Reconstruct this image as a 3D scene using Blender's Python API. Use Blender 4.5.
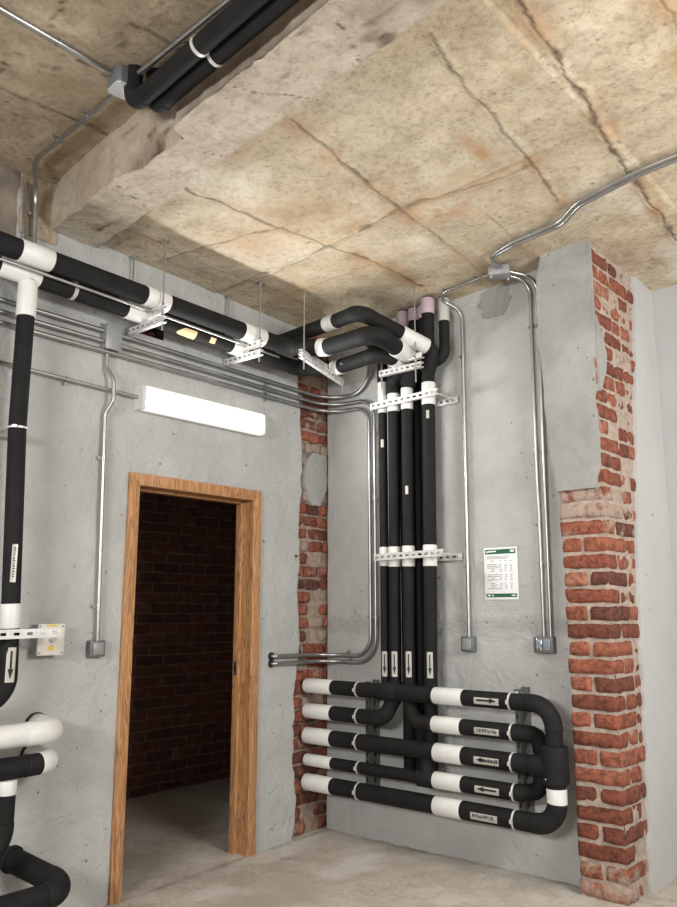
import bpy, bmesh, math, random
import numpy as np
from mathutils import Vector as V, Matrix

for o in list(bpy.data.objects): bpy.data.objects.remove(o)
S = bpy.context.scene
COL = S.collection
random.seed(7)

# ------------------------------------------------------------------ camera
cd = bpy.data.cameras.new('camera'); cam = bpy.data.objects.new('camera', cd); COL.objects.link(cam)
cam.location = (3.743, -4.168, 1.358)
cam.rotation_euler = (math.pi/2 + 0.1906, 0, 0.7184)
cd.sensor_fit = 'VERTICAL'; cd.sensor_height = 24.0; cd.lens = 822.6/907*24.0
cd.clip_start = 0.05; cd.clip_end = 60
S.camera = cam

# ------------------------------------------------------------------ world, lights, exposure
w = bpy.data.worlds.new('world'); S.world = w; w.use_nodes = True
w.node_tree.nodes['Background'].inputs[0].default_value = (1.0, 0.995, 0.99, 1)
w.node_tree.nodes['Background'].inputs[1].default_value = 0.25
LAMP_STRENGTH = 62.0
def area(name, loc, target, sx, sy, power, col):
    l = bpy.data.lights.new(name, 'AREA'); l.shape = 'RECTANGLE'; l.size = sx; l.size_y = sy; l.energy = power; l.color = col
    o = bpy.data.objects.new(name, l); COL.objects.link(o); o.location = loc
    o.rotation_euler = (V(target)-V(loc)).to_track_quat('-Z', 'Y').to_euler(); return o
area('room_lamp_right', (5.0, -1.5, 2.45), (1.2, -0.3, 1.9), 1.4, 0.5, 95, (1.0, 0.985, 0.96))
area('fill_light_behind', (2.5, -6.2, 2.2), (1.3, 0.0, 1.3), 1.6, 0.5, 120, (1.0, 0.99, 0.975))  # added fill light behind the camera, brightens the back wall
vs = S.view_settings
vs.view_transform = 'Standard'; vs.look = 'None'; vs.gamma = 1.0; vs.use_curve_mapping = False
vs.exposure = 0.30

# ------------------------------------------------------------------ numpy value noise
_rng = np.random.RandomState(3); _T = _rng.rand(4096)
def vnoise(P, seed=0):
    P = np.asarray(P, float); I = np.floor(P).astype(int); F = P - I; F = F*F*(3-2*F)
    out = 0
    for dx in (0, 1):
        for dy in (0, 1):
            for dz in (0, 1):
                h = ((I[:, 0]+dx)*73856093 ^ (I[:, 1]+dy)*19349663 ^ (I[:, 2]+dz)*83492791 ^ (seed*2654435)) & 0x7fffffff
                h = (h ^ (h >> 13)) * 1274126177 & 0x7fffffff
                val = _T[(h ^ (h >> 11)) & 4095]
                wgt = (F[:, 0] if dx else 1-F[:, 0])*(F[:, 1] if dy else 1-F[:, 1])*(F[:, 2] if dz else 1-F[:, 2])
                out = out + val*wgt
    return out
def fbm(P, seed=0, oct=4):
    P = np.asarray(P, float); s = 0; a = .5; t = 0
    for k in range(oct):
        s = s + a*vnoise(P*2**k, seed+k); t += a; a *= .5
    return s/t
def n1(x, seed=0, oct=3):
    return float(fbm(np.array([[x, 0.37, 0.11]]), seed, oct)[0])

# ------------------------------------------------------------------ materials
def lin(c):
    return tuple(((v/255)/12.92 if v/255 <= .04045 else ((v/255+.055)/1.055)**2.4) for v in c) + (1,)
def new_mat(name):
    m = bpy.data.materials.new(name); m.use_nodes = True
    nt = m.node_tree; return m, nt, nt.nodes['Principled BSDF']
def N(nt, t, **kw):
    n = nt.nodes.new(t)
    for k, v in kw.items():
        if k in n.inputs: n.inputs[k].default_value = v
        else: setattr(n, k, v)
    return n
def ramp(nt, stops):
    r = nt.nodes.new('ShaderNodeValToRGB')
    while len(r.color_ramp.elements) < len(stops): r.color_ramp.elements.new(.5)
    for e, (p, c) in zip(r.color_ramp.elements, stops): e.position = p; e.color = c
    return r
def simple(name, col, rough=.5, metal=0, noise=0, nscale=40, bump=0, bscale=200):
    m, nt, b = new_mat(name)
    b.inputs['Base Color'].default_value = col; b.inputs['Roughness'].default_value = rough; b.inputs['Metallic'].default_value = metal
    tc = N(nt, 'ShaderNodeTexCoord')
    if noise:
        n = N(nt, 'ShaderNodeTexNoise', Scale=nscale, Detail=5.0); nt.links.new(tc.outputs['Object'], n.inputs['Vector'])
        r = ramp(nt, [(.3, tuple(c*(1-noise) for c in col[:3])+(1,)), (.7, tuple(min(1, c*(1+noise)) for c in col[:3])+(1,))])
        nt.links.new(n.outputs['Fac'], r.inputs[0]); nt.links.new(r.outputs[0], b.inputs['Base Color'])
    if bump:
        n2 = N(nt, 'ShaderNodeTexNoise', Scale=bscale, Detail=3.0); nt.links.new(tc.outputs['Object'], n2.inputs['Vector'])
        bp = N(nt, 'ShaderNodeBump', Strength=bump, Distance=.004); nt.links.new(n2.outputs['Fac'], bp.inputs['Height']); nt.links.new(bp.outputs[0], b.inputs['Normal'])
    return m
FOAM = simple('black_foam', (.0115, .0116, .0117, 1), .72, 0, .25, 12, .25, 160)
FOAM2 = simple('black_foam_elbow', (.0135, .0138, .0141, 1), .7, 0, .25, 12, .3, 120)
for m_ in (FOAM, FOAM2): m_.node_tree.nodes['Principled BSDF'].inputs['Specular IOR Level'].default_value = .22
TAPE = simple('white_tape', lin((222, 222, 219)), .42, 0, .05, 14, .15, 60)
TAPE_G = simple('grey_tape', lin((176, 176, 172)), .5, 0, .08, 20)
MAUVE = simple('mauve_sleeve', lin((178, 158, 168)), .5, 0, .10, 18)
STEEL = simple('galvanised_conduit', (.44, .44, .435, 1), .38, 1.0, .15, 9)
ZINC = simple('zinc_strut', (.70, .70, .69, 1), .42, .35, .15, 30)
DZINC = simple('dull_steel', (.22, .22, .215, 1), .45, .8, .15, 30)
BOXM = simple('grey_cast_box', lin((150, 152, 152)), .45, .3, .06, 60)
BOXD = simple('grey_cast_edge', lin((112, 115, 117)), .5, .3, .06, 60)
PLATE = simple('silver_label', lin((190, 188, 180)), .35, .2, .06, 40)
INK = simple('black_ink', (.008, .008, .008, 1), .5)
CREAM = simple('cream_foam', lin((226, 206, 158)), .8, 0, .08, 60, .3, 200)
PAPER = simple('paper', lin((236, 237, 238)), .45)
GREEN = simple('green_print', lin((22, 92, 62)), .5)
GREYINK = simple('grey_print', lin((128, 130, 140)), .6)
WHITEINK = simple('white_print', lin((235, 240, 236)), .6)
YELLOW = simple('yellow_sticker', lin((222, 190, 60)), .5)
CABIN = simple('light_grey_enclosure', lin((214, 211, 202)), .4, 0, .04, 30)
CHROME = simple('chrome', (.8, .8, .8, 1), .12, 1.0)
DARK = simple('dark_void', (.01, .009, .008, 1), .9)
PLAST = simple('lamp_housing', lin((214, 214, 212)), .4)

def emit_mat(name, col, s):
    m, nt, b = new_mat(name)
    b.inputs['Base Color'].default_value = (.85, .85, .85, 1); b.inputs['Emission Color'].default_value = col; b.inputs['Emission Strength'].default_value = s
    return m
LAMP = emit_mat('lamp_diffuser', (1.0, .985, .95, 1), LAMP_STRENGTH)
LAMP_EDGE = emit_mat('lamp_diffuser_edge', (1.0, .985, .95, 1), .6)
LAMP_EDGE.node_tree.nodes['Principled BSDF'].inputs['Base Color'].default_value = (.5, .5, .5, 1)

def plaster(name, base, dark, crackz=None, bump=.55):
    m, nt, b = new_mat(name); L = nt.links.new
    tc = N(nt, 'ShaderNodeTexCoord')
    n1_ = N(nt, 'ShaderNodeTexNoise', Scale=2.2, Detail=8.0, Roughness=.62); L(tc.outputs['Object'], n1_.inputs['Vector'])
    r1 = ramp(nt, [(.30, dark), (.62, base)]); L(n1_.outputs['Fac'], r1.inputs[0])
    # small pits
    v = N(nt, 'ShaderNodeTexNoise', Scale=26.0, Detail=4.0); L(tc.outputs['Object'], v.inputs['Vector'])
    r2 = ramp(nt, [(.265, (0, 0, 0, 1)), (.30, (1, 1, 1, 1))]); L(v.outputs['Fac'], r2.inputs[0])
    mx = N(nt, 'ShaderNodeMix', data_type='RGBA'); mx.inputs['A'].default_value = tuple(c*.35 for c in dark[:3])+(1,)
    L(r2.outputs[0], mx.inputs['Factor']); L(r1.outputs[0], mx.inputs['B'])
    # broad trowel relief + fine grain
    n2 = N(nt, 'ShaderNodeTexNoise', Scale=7.0, Detail=9.0, Roughness=.68, Distortion=.6); L(tc.outputs['Object'], n2.inputs['Vector'])
    n3 = N(nt, 'ShaderNodeTexNoise', Scale=70.0, Detail=4.0); L(tc.outputs['Object'], n3.inputs['Vector'])
    mul = N(nt, 'ShaderNodeMath', operation='MULTIPLY'); mul.inputs[1].default_value = .12; L(n3.outputs['Fac'], mul.inputs[0])
    add = N(nt, 'ShaderNodeMath', operation='ADD'); L(n2.outputs['Fac'], add.inputs[0]); L(mul.outputs[0], add.inputs[1])
    add2 = N(nt, 'ShaderNodeMath', operation='ADD'); L(add.outputs[0], add2.inputs[0])
    mp = N(nt, 'ShaderNodeMath', operation='MULTIPLY'); mp.inputs[1].default_value = .25; L(r2.outputs[0], mp.inputs[0]); L(mp.outputs[0], add2.inputs[1])
    h = add2.outputs[0]; colour = mx.outputs['Result']
    if crackz:
        # a rough, crumbled seam running along the wall at one height
        sx = N(nt, 'ShaderNodeSeparateXYZ'); L(tc.outputs['Object'], sx.inputs[0])
        wob = N(nt, 'ShaderNodeTexNoise', Scale=9.0, Detail=4.0); L(tc.outputs['Object'], wob.inputs['Vector'])
        w2 = N(nt, 'ShaderNodeMath', operation='MULTIPLY_ADD'); w2.inputs[1].default_value = .10; w2.inputs[2].default_value = -crackz-.05; L(wob.outputs['Fac'], w2.inputs[0])
        d = N(nt, 'ShaderNodeMath', operation='ADD'); L(sx.outputs['Z'], d.inputs[0]); L(w2.outputs[0], d.inputs[1])
        ab = N(nt, 'ShaderNodeMath', operation='ABSOLUTE'); L(d.outputs[0], ab.inputs[0])
        band = N(nt, 'ShaderNodeMapRange'); band.inputs['From Min'].default_value = .015; band.inputs['From Max'].default_value = .075; band.inputs['To Min'].default_value = 1; band.inputs['To Max'].default_value = 0; L(ab.outputs[0], band.inputs['Value'])
        rough = N(nt, 'ShaderNodeTexNoise', Scale=38.0, Detail=6.0, Roughness=.7); L(tc.outputs['Object'], rough.inputs['Vector'])
        rb = N(nt, 'ShaderNodeMath', operation='MULTIPLY'); L(rough.outputs['Fac'], rb.inputs[0]); L(band.outputs[0], rb.inputs[1])
        rb2 = N(nt, 'ShaderNodeMath', operation='MULTIPLY_ADD'); rb2.inputs[1].default_value = 1.3; L(rb.outputs[0], rb2.inputs[0]); L(h, rb2.inputs[2]); h = rb2.outputs[0]
        pit = ramp(nt, [(.36, (1, 1, 1, 1)), (.42, (0, 0, 0, 1))]); L(rough.outputs['Fac'], pit.inputs[0])
        pm = N(nt, 'ShaderNodeMath', operation='MULTIPLY'); L(pit.outputs[0], pm.inputs[0]); L(band.outputs[0], pm.inputs[1])
        mx2 = N(nt, 'ShaderNodeMix', data_type='RGBA'); L(pm.outputs[0], mx2.inputs['Factor']); L(colour, mx2.inputs['A']); mx2.inputs['B'].default_value = tuple(c*.4 for c in dark[:3])+(1,)
        colour = mx2.outputs['Result']
    L(colour, b.inputs['Base Color'])
    bp = N(nt, 'ShaderNodeBump', Strength=min(1, bump*1.2), Distance=.034); L(h, bp.inputs['Height']); L(bp.outputs[0], b.inputs['Normal'])
    b.inputs['Roughness'].default_value = .62
    return m
WALLM = plaster('grey_wall_paint', lin((186, 187, 184)), lin((170, 171, 168)))
WALLB = plaster('grey_wall_paint_scarred', lin((186, 187, 184)), lin((168, 169, 166)), 1.29)
GREYPL = plaster('bare_grey_render', lin((163, 163, 159)), lin((136, 136, 132)), None, .5)
LIGHTPL = plaster('smooth_grey_paint', lin((188, 189, 188)), lin((180, 181, 180)), None, .2)

def brickgeo(name, mortar, smear=.5, light=1.0):
    """bricks built one by one: the vertex attribute 'tint' only says which kind of clay each brick is"""
    m, nt, b = new_mat(name); L = nt.links.new
    tc = N(nt, 'ShaderNodeTexCoord'); at = N(nt, 'ShaderNodeAttribute', attribute_name='tint')
    sp = N(nt, 'ShaderNodeSeparateColor'); L(at.outputs['Color'], sp.inputs[0])
    cr = ramp(nt, [(0, lin((92, 56, 46))), (.3, lin((128, 72, 54))), (.55, lin((150, 84, 62))), (.8, lin((168, 102, 78))), (1, lin((186, 140, 116)))])
    L(sp.outputs[0], cr.inputs[0])
    n = N(nt, 'ShaderNodeTexNoise', Scale=30.0, Detail=6.0, Roughness=.7); L(tc.outputs['Object'], n.inputs['Vector'])
    r = ramp(nt, [(.36, (.30, .28, .27, 1)), (.60, (1.1, 1.1, 1.1, 1))]); L(n.outputs['Fac'], r.inputs[0])
    mul = N(nt, 'ShaderNodeMix', data_type='RGBA', blend_type='MULTIPLY'); mul.inputs['Factor'].default_value = .85; L(cr.outputs[0], mul.inputs['A']); L(r.outputs[0], mul.inputs['B'])
    n2 = N(nt, 'ShaderNodeTexNoise', Scale=11.0, Detail=7.0, Roughness=.65); L(tc.outputs['Object'], n2.inputs['Vector'])
    ad = N(nt, 'ShaderNodeMath', operation='ADD'); L(n2.outputs['Fac'], ad.inputs[0]); L(sp.outputs[1], ad.inputs[1])
    r2 = ramp(nt, [(1-smear*.55, (0, 0, 0, 1)), (min(1, 1.10-smear*.55), (1, 1, 1, 1))])
    half = N(nt, 'ShaderNodeMath', operation='MULTIPLY'); half.inputs[1].default_value = .75; L(ad.outputs[0], half.inputs[0]); L(half.outputs[0], r2.inputs[0])
    mx = N(nt, 'ShaderNodeMix', data_type='RGBA'); L(r2.outputs[0], mx.inputs['Factor']); L(mul.outputs['Result'], mx.inputs['A']); mx.inputs['B'].default_value = mortar
    L(mx.outputs['Result'], b.inputs['Base Color']); b.inputs['Roughness'].default_value = .85
    bp = N(nt, 'ShaderNodeBump', Strength=1.0, Distance=.016); L(n.outputs['Fac'], bp.inputs['Height']); L(bp.outputs[0], b.inputs['Normal'])
    return m
BRICK = brickgeo('red_brick', lin((172, 152, 137)), .58)
BRICKOLD = brickgeo('old_red_brick', lin((158, 140, 126)), .72)
MORTAR = simple('mortar', lin((168, 152, 139)), .9, 0, .22, 34, .8, 90)
MORTARD = simple('old_mortar', lin((150, 132, 118)), .9, 0, .3, 30, .8, 90)

def brickwall():
    m, nt, b = new_mat('brick_wall_red'); L = nt.links.new
    tc = N(nt, 'ShaderNodeTexCoord'); mp = N(nt, 'ShaderNodeMapping'); mp.inputs['Rotation'].default_value = (math.pi/2, 0, math.pi/2)
    sx = N(nt, 'ShaderNodeSeparateXYZ'); L(tc.outputs['Object'], sx.inputs[0])
    hor = N(nt, 'ShaderNodeMath', operation='ADD'); L(sx.outputs['X'], hor.inputs[0]); L(sx.outputs['Y'], hor.inputs[1])
    cb = N(nt, 'ShaderNodeCombineXYZ'); L(hor.outputs[0], cb.inputs['X']); L(sx.outputs['Z'], cb.inputs['Y'])
    nz = N(nt, 'ShaderNodeTexNoise', Scale=6.0, Detail=3.0); L(tc.outputs['Object'], nz.inputs['Vector'])
    wv = N(nt, 'ShaderNodeMix', data_type='VECTOR'); wv.inputs['Factor'].default_value = .025; L(cb.outputs[0], wv.inputs['A']); L(nz.outputs['Color'], wv.inputs['B'])
    br = N(nt, 'ShaderNodeTexBrick'); br.inputs['Scale'].default_value = 1.0; br.inputs['Brick Width'].default_value = .26; br.inputs['Row Height'].default_value = .078
    br.inputs['Mortar Size'].default_value = .007; br.inputs['Mortar Smooth'].default_value = .3; br.inputs['Bias'].default_value = -.1
    br.inputs['Color1'].default_value = lin((92, 52, 40)); br.inputs['Color2'].default_value = lin((122, 72, 52)); br.inputs['Mortar'].default_value = lin((124, 108, 94))
    L(wv.outputs['Result'], br.inputs['Vector'])
    n = N(nt, 'ShaderNodeTexNoise', Scale=14.0, Detail=6.0); L(tc.outputs['Object'], n.inputs['Vector'])
    r = ramp(nt, [(.3, (.45, .45, .45, 1)), (.7, (1, 1, 1, 1))]); L(n.outputs['Fac'], r.inputs[0])
    mul = N(nt, 'ShaderNodeMix', data_type='RGBA', blend_type='MULTIPLY'); mul.inputs['Factor'].default_value = .9; L(br.outputs['Color'], mul.inputs['A']); L(r.outputs[0], mul.inputs['B'])
    L(mul.outputs['Result'], b.inputs['Base Color']); b.inputs['Roughness'].default_value = .85
    bp = N(nt, 'ShaderNodeBump', Strength=.8, Distance=.012); L(br.outputs['Fac'], bp.inputs['Height']); bp.invert = True; L(bp.outputs[0], b.inputs['Normal'])
    return m
BACKBRICK = brickwall()

def concrete_attr(name, c0, c1, stain_shade, seam, white, bump=.6, grain=.5):
    """raw concrete; the attribute 'wear' holds r: rust/brown stains and painted shade, g: dirty joints and a shade line, b: lime bloom"""
    m, nt, b = new_mat(name); L = nt.links.new
    tc = N(nt, 'ShaderNodeTexCoord'); at = N(nt, 'ShaderNodeAttribute', attribute_name='wear_shade')
    sp = N(nt, 'ShaderNodeSeparateColor'); L(at.outputs['Color'], sp.inputs[0])
    a = N(nt, 'ShaderNodeTexNoise', Scale=3.2, Detail=9.0, Roughness=.68); L(tc.outputs['Object'], a.inputs['Vector'])
    r = ramp(nt, [(.32, c0), (.60, c1)]); L(a.outputs['Fac'], r.inputs[0])
    f = N(nt, 'ShaderNodeTexNoise', Scale=34.0, Detail=6.0, Roughness=.7); L(tc.outputs['Object'], f.inputs['Vector'])
    col = r.outputs[0]
    fr = ramp(nt, [(.30, (.66, .63, .60, 1)), (.52, (1, 1, 1, 1))]); L(f.outputs['Fac'], fr.inputs[0])
    mu = N(nt, 'ShaderNodeMix', data_type='RGBA', blend_type='MULTIPLY'); mu.inputs['Factor'].default_value = .7; L(col, mu.inputs['A']); L(fr.outputs[0], mu.inputs['B']); col = mu.outputs['Result']
    mz = N(nt, 'ShaderNodeTexNoise', Scale=8.5, Detail=10.0, Roughness=.75); L(tc.outputs['Object'], mz.inputs['Vector'])
    mr = ramp(nt, [(.36, (.58, .54, .49, 1)), (.50, (.92, .91, .90, 1)), (.64, (1.06, 1.06, 1.06, 1))]); L(mz.outputs['Fac'], mr.inputs[0])
    gz = N(nt, 'ShaderNodeTexNoise', Scale=95.0, Detail=3.0); L(tc.outputs['Object'], gz.inputs['Vector'])
    grr = ramp(nt, [(.30, (.45, .40, .35, 1)), (.37, (1, 1, 1, 1))]); L(gz.outputs['Fac'], grr.inputs[0])
    for node in (mr, grr):
        m2 = N(nt, 'ShaderNodeMix', data_type='RGBA', blend_type='MULTIPLY'); m2.inputs['Factor'].default_value = grain; L(col, m2.inputs['A']); L(node.outputs[0], m2.inputs['B']); col = m2.outputs['Result']
    for idx, c, lo, hi in ((0, stain_shade, .1, 1.0), (2, white, .1, 1.0), (1, seam, .15, .9)):
        k = N(nt, 'ShaderNodeMath', operation='MULTIPLY'); L(sp.outputs[idx], k.inputs[0])
        g = N(nt, 'ShaderNodeMapRange'); g.inputs['From Min'].default_value = .25; g.inputs['From Max'].default_value = .6; g.inputs['To Min'].default_value = .55; g.inputs['To Max'].default_value = 1.1
        L(f.outputs['Fac'], g.inputs['Value']); L(g.outputs[0], k.inputs[1])
        cl = N(nt, 'ShaderNodeMapRange'); cl.inputs['From Min'].default_value = lo; cl.inputs['From Max'].default_value = hi; L(k.outputs[0], cl.inputs['Value'])
        mx = N(nt, 'ShaderNodeMix', data_type='RGBA'); L(cl.outputs[0], mx.inputs['Factor']); L(col, mx.inputs['A']); mx.inputs['B'].default_value = c; col = mx.outputs['Result']
    L(col, b.inputs['Base Color']); b.inputs['Roughness'].default_value = .85
    hh = N(nt, 'ShaderNodeMath', operation='MULTIPLY_ADD'); hh.inputs[1].default_value = .35; L(f.outputs['Fac'], hh.inputs[0]); L(a.outputs['Fac'], hh.inputs[2])
    bp = N(nt, 'ShaderNodeBump', Strength=bump, Distance=.02); L(hh.outputs[0], bp.inputs['Height']); L(bp.outputs[0], b.inputs['Normal'])
    return m
CEIL = concrete_attr('stained_board_concrete', lin((182, 166, 140)), lin((212, 198, 172)), lin((172, 126, 78)), lin((104, 88, 70)), lin((224, 217, 202)))
BEAMM = concrete_attr('beam_concrete', lin((186, 174, 156)), lin((216, 205, 188)), lin((124, 98, 76)), lin((80, 60, 46)), lin((224, 214, 196)), .9)
OLDCEIL = concrete_attr('brown_board_concrete', lin((150, 134, 112)), lin((182, 166, 142)), lin((132, 104, 74)), lin((88, 72, 56)), lin((196, 182, 158)))
FLOORM = concrete_attr('screed_floor', lin((176, 168, 157)), lin((198, 190, 179)), lin((162, 150, 134)), lin((110, 102, 94)), lin((206, 200, 192)), .35, .3)

def wood():
    m, nt, b = new_mat('oiled_pine'); L = nt.links.new
    tc = N(nt, 'ShaderNodeTexCoord'); mp = N(nt, 'ShaderNodeMapping'); mp.inputs['Scale'].default_value = (9, 9, .7); L(tc.outputs['Object'], mp.inputs['Vector'])
    n = N(nt, 'ShaderNodeTexNoise', Scale=2.2, Detail=3.0, Distortion=1.2); L(mp.outputs[0], n.inputs['Vector'])
    mu = N(nt, 'ShaderNodeMath', operation='MULTIPLY'); mu.inputs[1].default_value = 9.0; L(n.outputs['Fac'], mu.inputs[0])
    fr = N(nt, 'ShaderNodeMath', operation='PINGPONG'); fr.inputs[1].default_value = .5; L(mu.outputs[0], fr.inputs[0])
    r = ramp(nt, [(.0, lin((146, 100, 62))), (.35, lin((190, 142, 98))), (1, lin((208, 164, 118)))]); L(fr.outputs[0], r.inputs[0])
    L(r.outputs[0], b.inputs['Base Color']); b.inputs['Roughness'].default_value = .45
    return m
WOOD = wood()

# ------------------------------------------------------------------ object helpers
def tag(o, label, cat, group=None):
    o['label'] = label; o['category'] = cat
    if group: o['group'] = group
    return o
def thing(name, label, cat, loc, group=None):
    o = bpy.data.objects.new(name, None); COL.objects.link(o); o.location = loc; o.empty_display_size = .1
    return tag(o, label, cat, group)
def wloc(o):
    p = V((0, 0, 0))
    while o: p += o.location; o = o.parent
    return p
class MB:
    def __init__(s): s.v = []; s.f = []; s.m = []
    def add(s, vs, fs, mi=0):
        k = len(s.v); s.v += [tuple(p) for p in vs]; s.f += [tuple(i+k for i in f) for f in fs]; s.m += [mi]*len(fs); return s
    def box(s, lo, hi, mi=0):
        x0, y0, z0 = lo; x1, y1, z1 = hi
        return s.add([(x0, y0, z0), (x1, y0, z0), (x1, y1, z0), (x0, y1, z0), (x0, y0, z1), (x1, y0, z1), (x1, y1, z1), (x0, y1, z1)],
                     [(0, 3, 2, 1), (4, 5, 6, 7), (0, 1, 5, 4), (1, 2, 6, 5), (2, 3, 7, 6), (3, 0, 4, 7)], mi)
    def obox(s, c, ax, half, mi=0):   # oriented box: axes ax (3 vectors), half sizes
        c = V(c); P = []
        for dz in (-1, 1):
            for dy in (-1, 1):
                for dx in (-1, 1): P.append(c+ax[0]*dx*half[0]+ax[1]*dy*half[1]+ax[2]*dz*half[2])
        return s.add(P, [(0, 2, 3, 1), (4, 5, 7, 6), (0, 1, 5, 4), (1, 3, 7, 5), (3, 2, 6, 7), (2, 0, 4, 6)], mi)
    def build(s, name, mat, parent=None, bevel=0, smooth=False, attr=None, origin=None):
        me = bpy.data.meshes.new(name)
        o = bpy.data.objects.new(name, me); COL.objects.link(o)
        off = V((0, 0, 0))
        if parent: o.parent = parent; off = wloc(parent)
        elif origin is not None: o.location = origin; off = V(origin)
        me.from_pydata([(p[0]-off.x, p[1]-off.y, p[2]-off.z) for p in s.v], [], s.f)
        for mm in (mat if isinstance(mat, (list, tuple)) else [mat]): me.materials.append(mm)
        if any(s.m):
            me.polygons.foreach_set('material_index', s.m)
        if attr:
            nm, arr = attr; a = me.color_attributes.new(nm, 'FLOAT_COLOR', 'POINT')
            a.data.foreach_set('color', np.concatenate([arr, np.ones((len(arr), 1))], 1).ravel().astype(np.float32))
        if bevel:
            bm = bmesh.new(); bm.from_mesh(me); bmesh.ops.recalc_face_normals(bm, faces=bm.faces)
            bmesh.ops.bevel(bm, geom=bm.edges[:], offset=bevel, segments=2, profile=.5, affect='EDGES', clamp_overlap=True); bm.to_mesh(me); bm.free(); smooth = True
        elif attr is None and len(me.vertices) < 60000:
            bm = bmesh.new(); bm.from_mesh(me); bmesh.ops.recalc_face_normals(bm, faces=bm.faces); bm.to_mesh(me); bm.free()
        if smooth:
            me.polygons.foreach_set('use_smooth', [True]*len(me.polygons)); me.set_sharp_from_angle(angle=math.radians(40))
        me.update(); return o

def struct(o): o['kind'] = 'structure'; return o

# ---- swept tubes
def fillet(pts, rad, n=10):
    pts = [V(p) for p in pts]; rads = rad if isinstance(rad, (list, tuple)) else [rad]*(len(pts)-2)
    out = [pts[0]]; arcs = []
    for i in range(1, len(pts)-1):
        a, b, c = pts[i-1], pts[i], pts[i+1]; u = (a-b).normalized(); v = (c-b).normalized()
        ang = u.angle(v)
        if ang > math.radians(178): out.append(b); continue
        t = rads[i-1]/math.tan(ang/2); t = min(t, .49*(a-b).length if i > 1 else .98*(a-b).length, .49*(c-b).length if i < len(pts)-2 else .98*(c-b).length)
        r = t*math.tan(ang/2); ce = b+(u+v).normalized()*(r/math.sin(ang/2))
        p0 = b+u*t; p1 = b+v*t; a0 = p0-ce; a1 = p1-ce; tot = a0.angle(a1); axis = a0.cross(a1).normalized()
        st = len(out)
        for k in range(n+1):
            out.append(ce+Matrix.Rotation(tot*k/n, 3, axis) @ a0)
        arcs.append((st, len(out)-1))
    out.append(pts[-1]); return out, arcs
class Path:
    def __init__(s, pts, rad=.1, n=10):
        P, arcs = fillet(pts, rad, n); s.P = P; s.S = [0]
        for a, b in zip(P, P[1:]): s.S.append(s.S[-1]+(b-a).length)
        s.L = s.S[-1]; s.arcs = [(s.S[i], s.S[j]) for i, j in arcs]
    def at(s, d):
        d = max(0, min(s.L, d))
        for i in range(len(s.P)-1):
            if d <= s.S[i+1]+1e-9:
                l = s.S[i+1]-s.S[i]
                return s.P[i].lerp(s.P[i+1], (d-s.S[i])/l if l > 1e-9 else 0)
        return s.P[-1].copy()
    def tan(s, d):
        return (s.at(d+.004)-s.at(d-.004)).normalized()
    def s_of(s, p):
        p = V(p); best = (9e9, 0)
        for i in range(len(s.P)-1):
            a, b = s.P[i], s.P[i+1]; ab = b-a; l2 = ab.length_squared
            t = max(0, min(1, (p-a).dot(ab)/l2)) if l2 > 1e-12 else 0
            d = (a+ab*t-p).length
            if d < best[0]: best = (d, s.S[i]+t*ab.length)
        return best[1]
    def cut(s, d0, d1):
        q = [s.at(d0)]+[p for p, d in zip(s.P, s.S) if d0+1e-4 < d < d1-1e-4]+[s.at(d1)]; return q
def sweep(mb, P, r, n=20, mi=0, r1=None, caps=True, roundcap=0):
    P = [V(p) for p in P]; T = []
    for i in range(len(P)):
        a = P[max(0, i-1)]; b = P[min(len(P)-1, i+1)]; T.append((b-a).normalized())
    up = V((0, 0, 1)) if abs(T[0].z) < .9 else V((1, 0, 0))
    nx = T[0].cross(up).normalized(); vs = []; rings = []
    seq = []
    L = 0; tot = sum((b-a).length for a, b in zip(P, P[1:]))
    for i, p in enumerate(P):
        if i: L += (p-P[i-1]).length
        rr = r if r1 is None else r+(r1-r)*L/tot
        seq.append((p, T[i], rr))
    if roundcap:
        e = roundcap
        p, t, rr = seq[0]; seq = [(p-t*0, t, rr-e), (p+t*e*.35, t, rr-e*.25), (p+t*e, t, rr)]+seq[1:]
        p, t, rr = seq[-1]; seq = seq[:-1]+[(p-t*e, t, rr), (p-t*e*.35, t, rr-e*.25), (p, t, rr-e)]
    for p, t, rr in seq:
        nx = (nx-t*nx.dot(t)).normalized(); by = t.cross(nx)
        rings.append(len(vs)); vs += [p+nx*rr*math.cos(2*math.pi*k/n)+by*rr*math.sin(2*math.pi*k/n) for k in range(n)]
    fs = []
    for a, b in zip(rings, rings[1:]):
        for k in range(n): fs.append((a+k, a+(k+1) % n, b+(k+1) % n, b+k))
    if caps:
        fs.append(tuple(range(n-1, -1, -1))); fs.append(tuple(range(rings[-1], rings[-1]+n)))
    return mb.add(vs, fs, mi)
def ring_band(mb, p, t, r0, r1, wd, n=24):
    t = t.normalized(); up = V((0, 0, 1)) if abs(t.z) < .9 else V((1, 0, 0)); nx = t.cross(up).normalized(); by = t.cross(nx)
    vs = []; fs = []
    for (rr, dd) in ((r0, -wd/2), (r1, -wd/2), (r1, wd/2), (r0, wd/2)):
        vs += [p+t*dd+nx*rr*math.cos(2*math.pi*k/n)+by*rr*math.sin(2*math.pi*k/n) for k in range(n)]
    for j in range(4):
        for k in range(n): fs.append((j*n+k, j*n+(k+1) % n, ((j+1) % 4)*n+(k+1) % n, ((j+1) % 4)*n+k))
    return mb.add(vs, fs)

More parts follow.
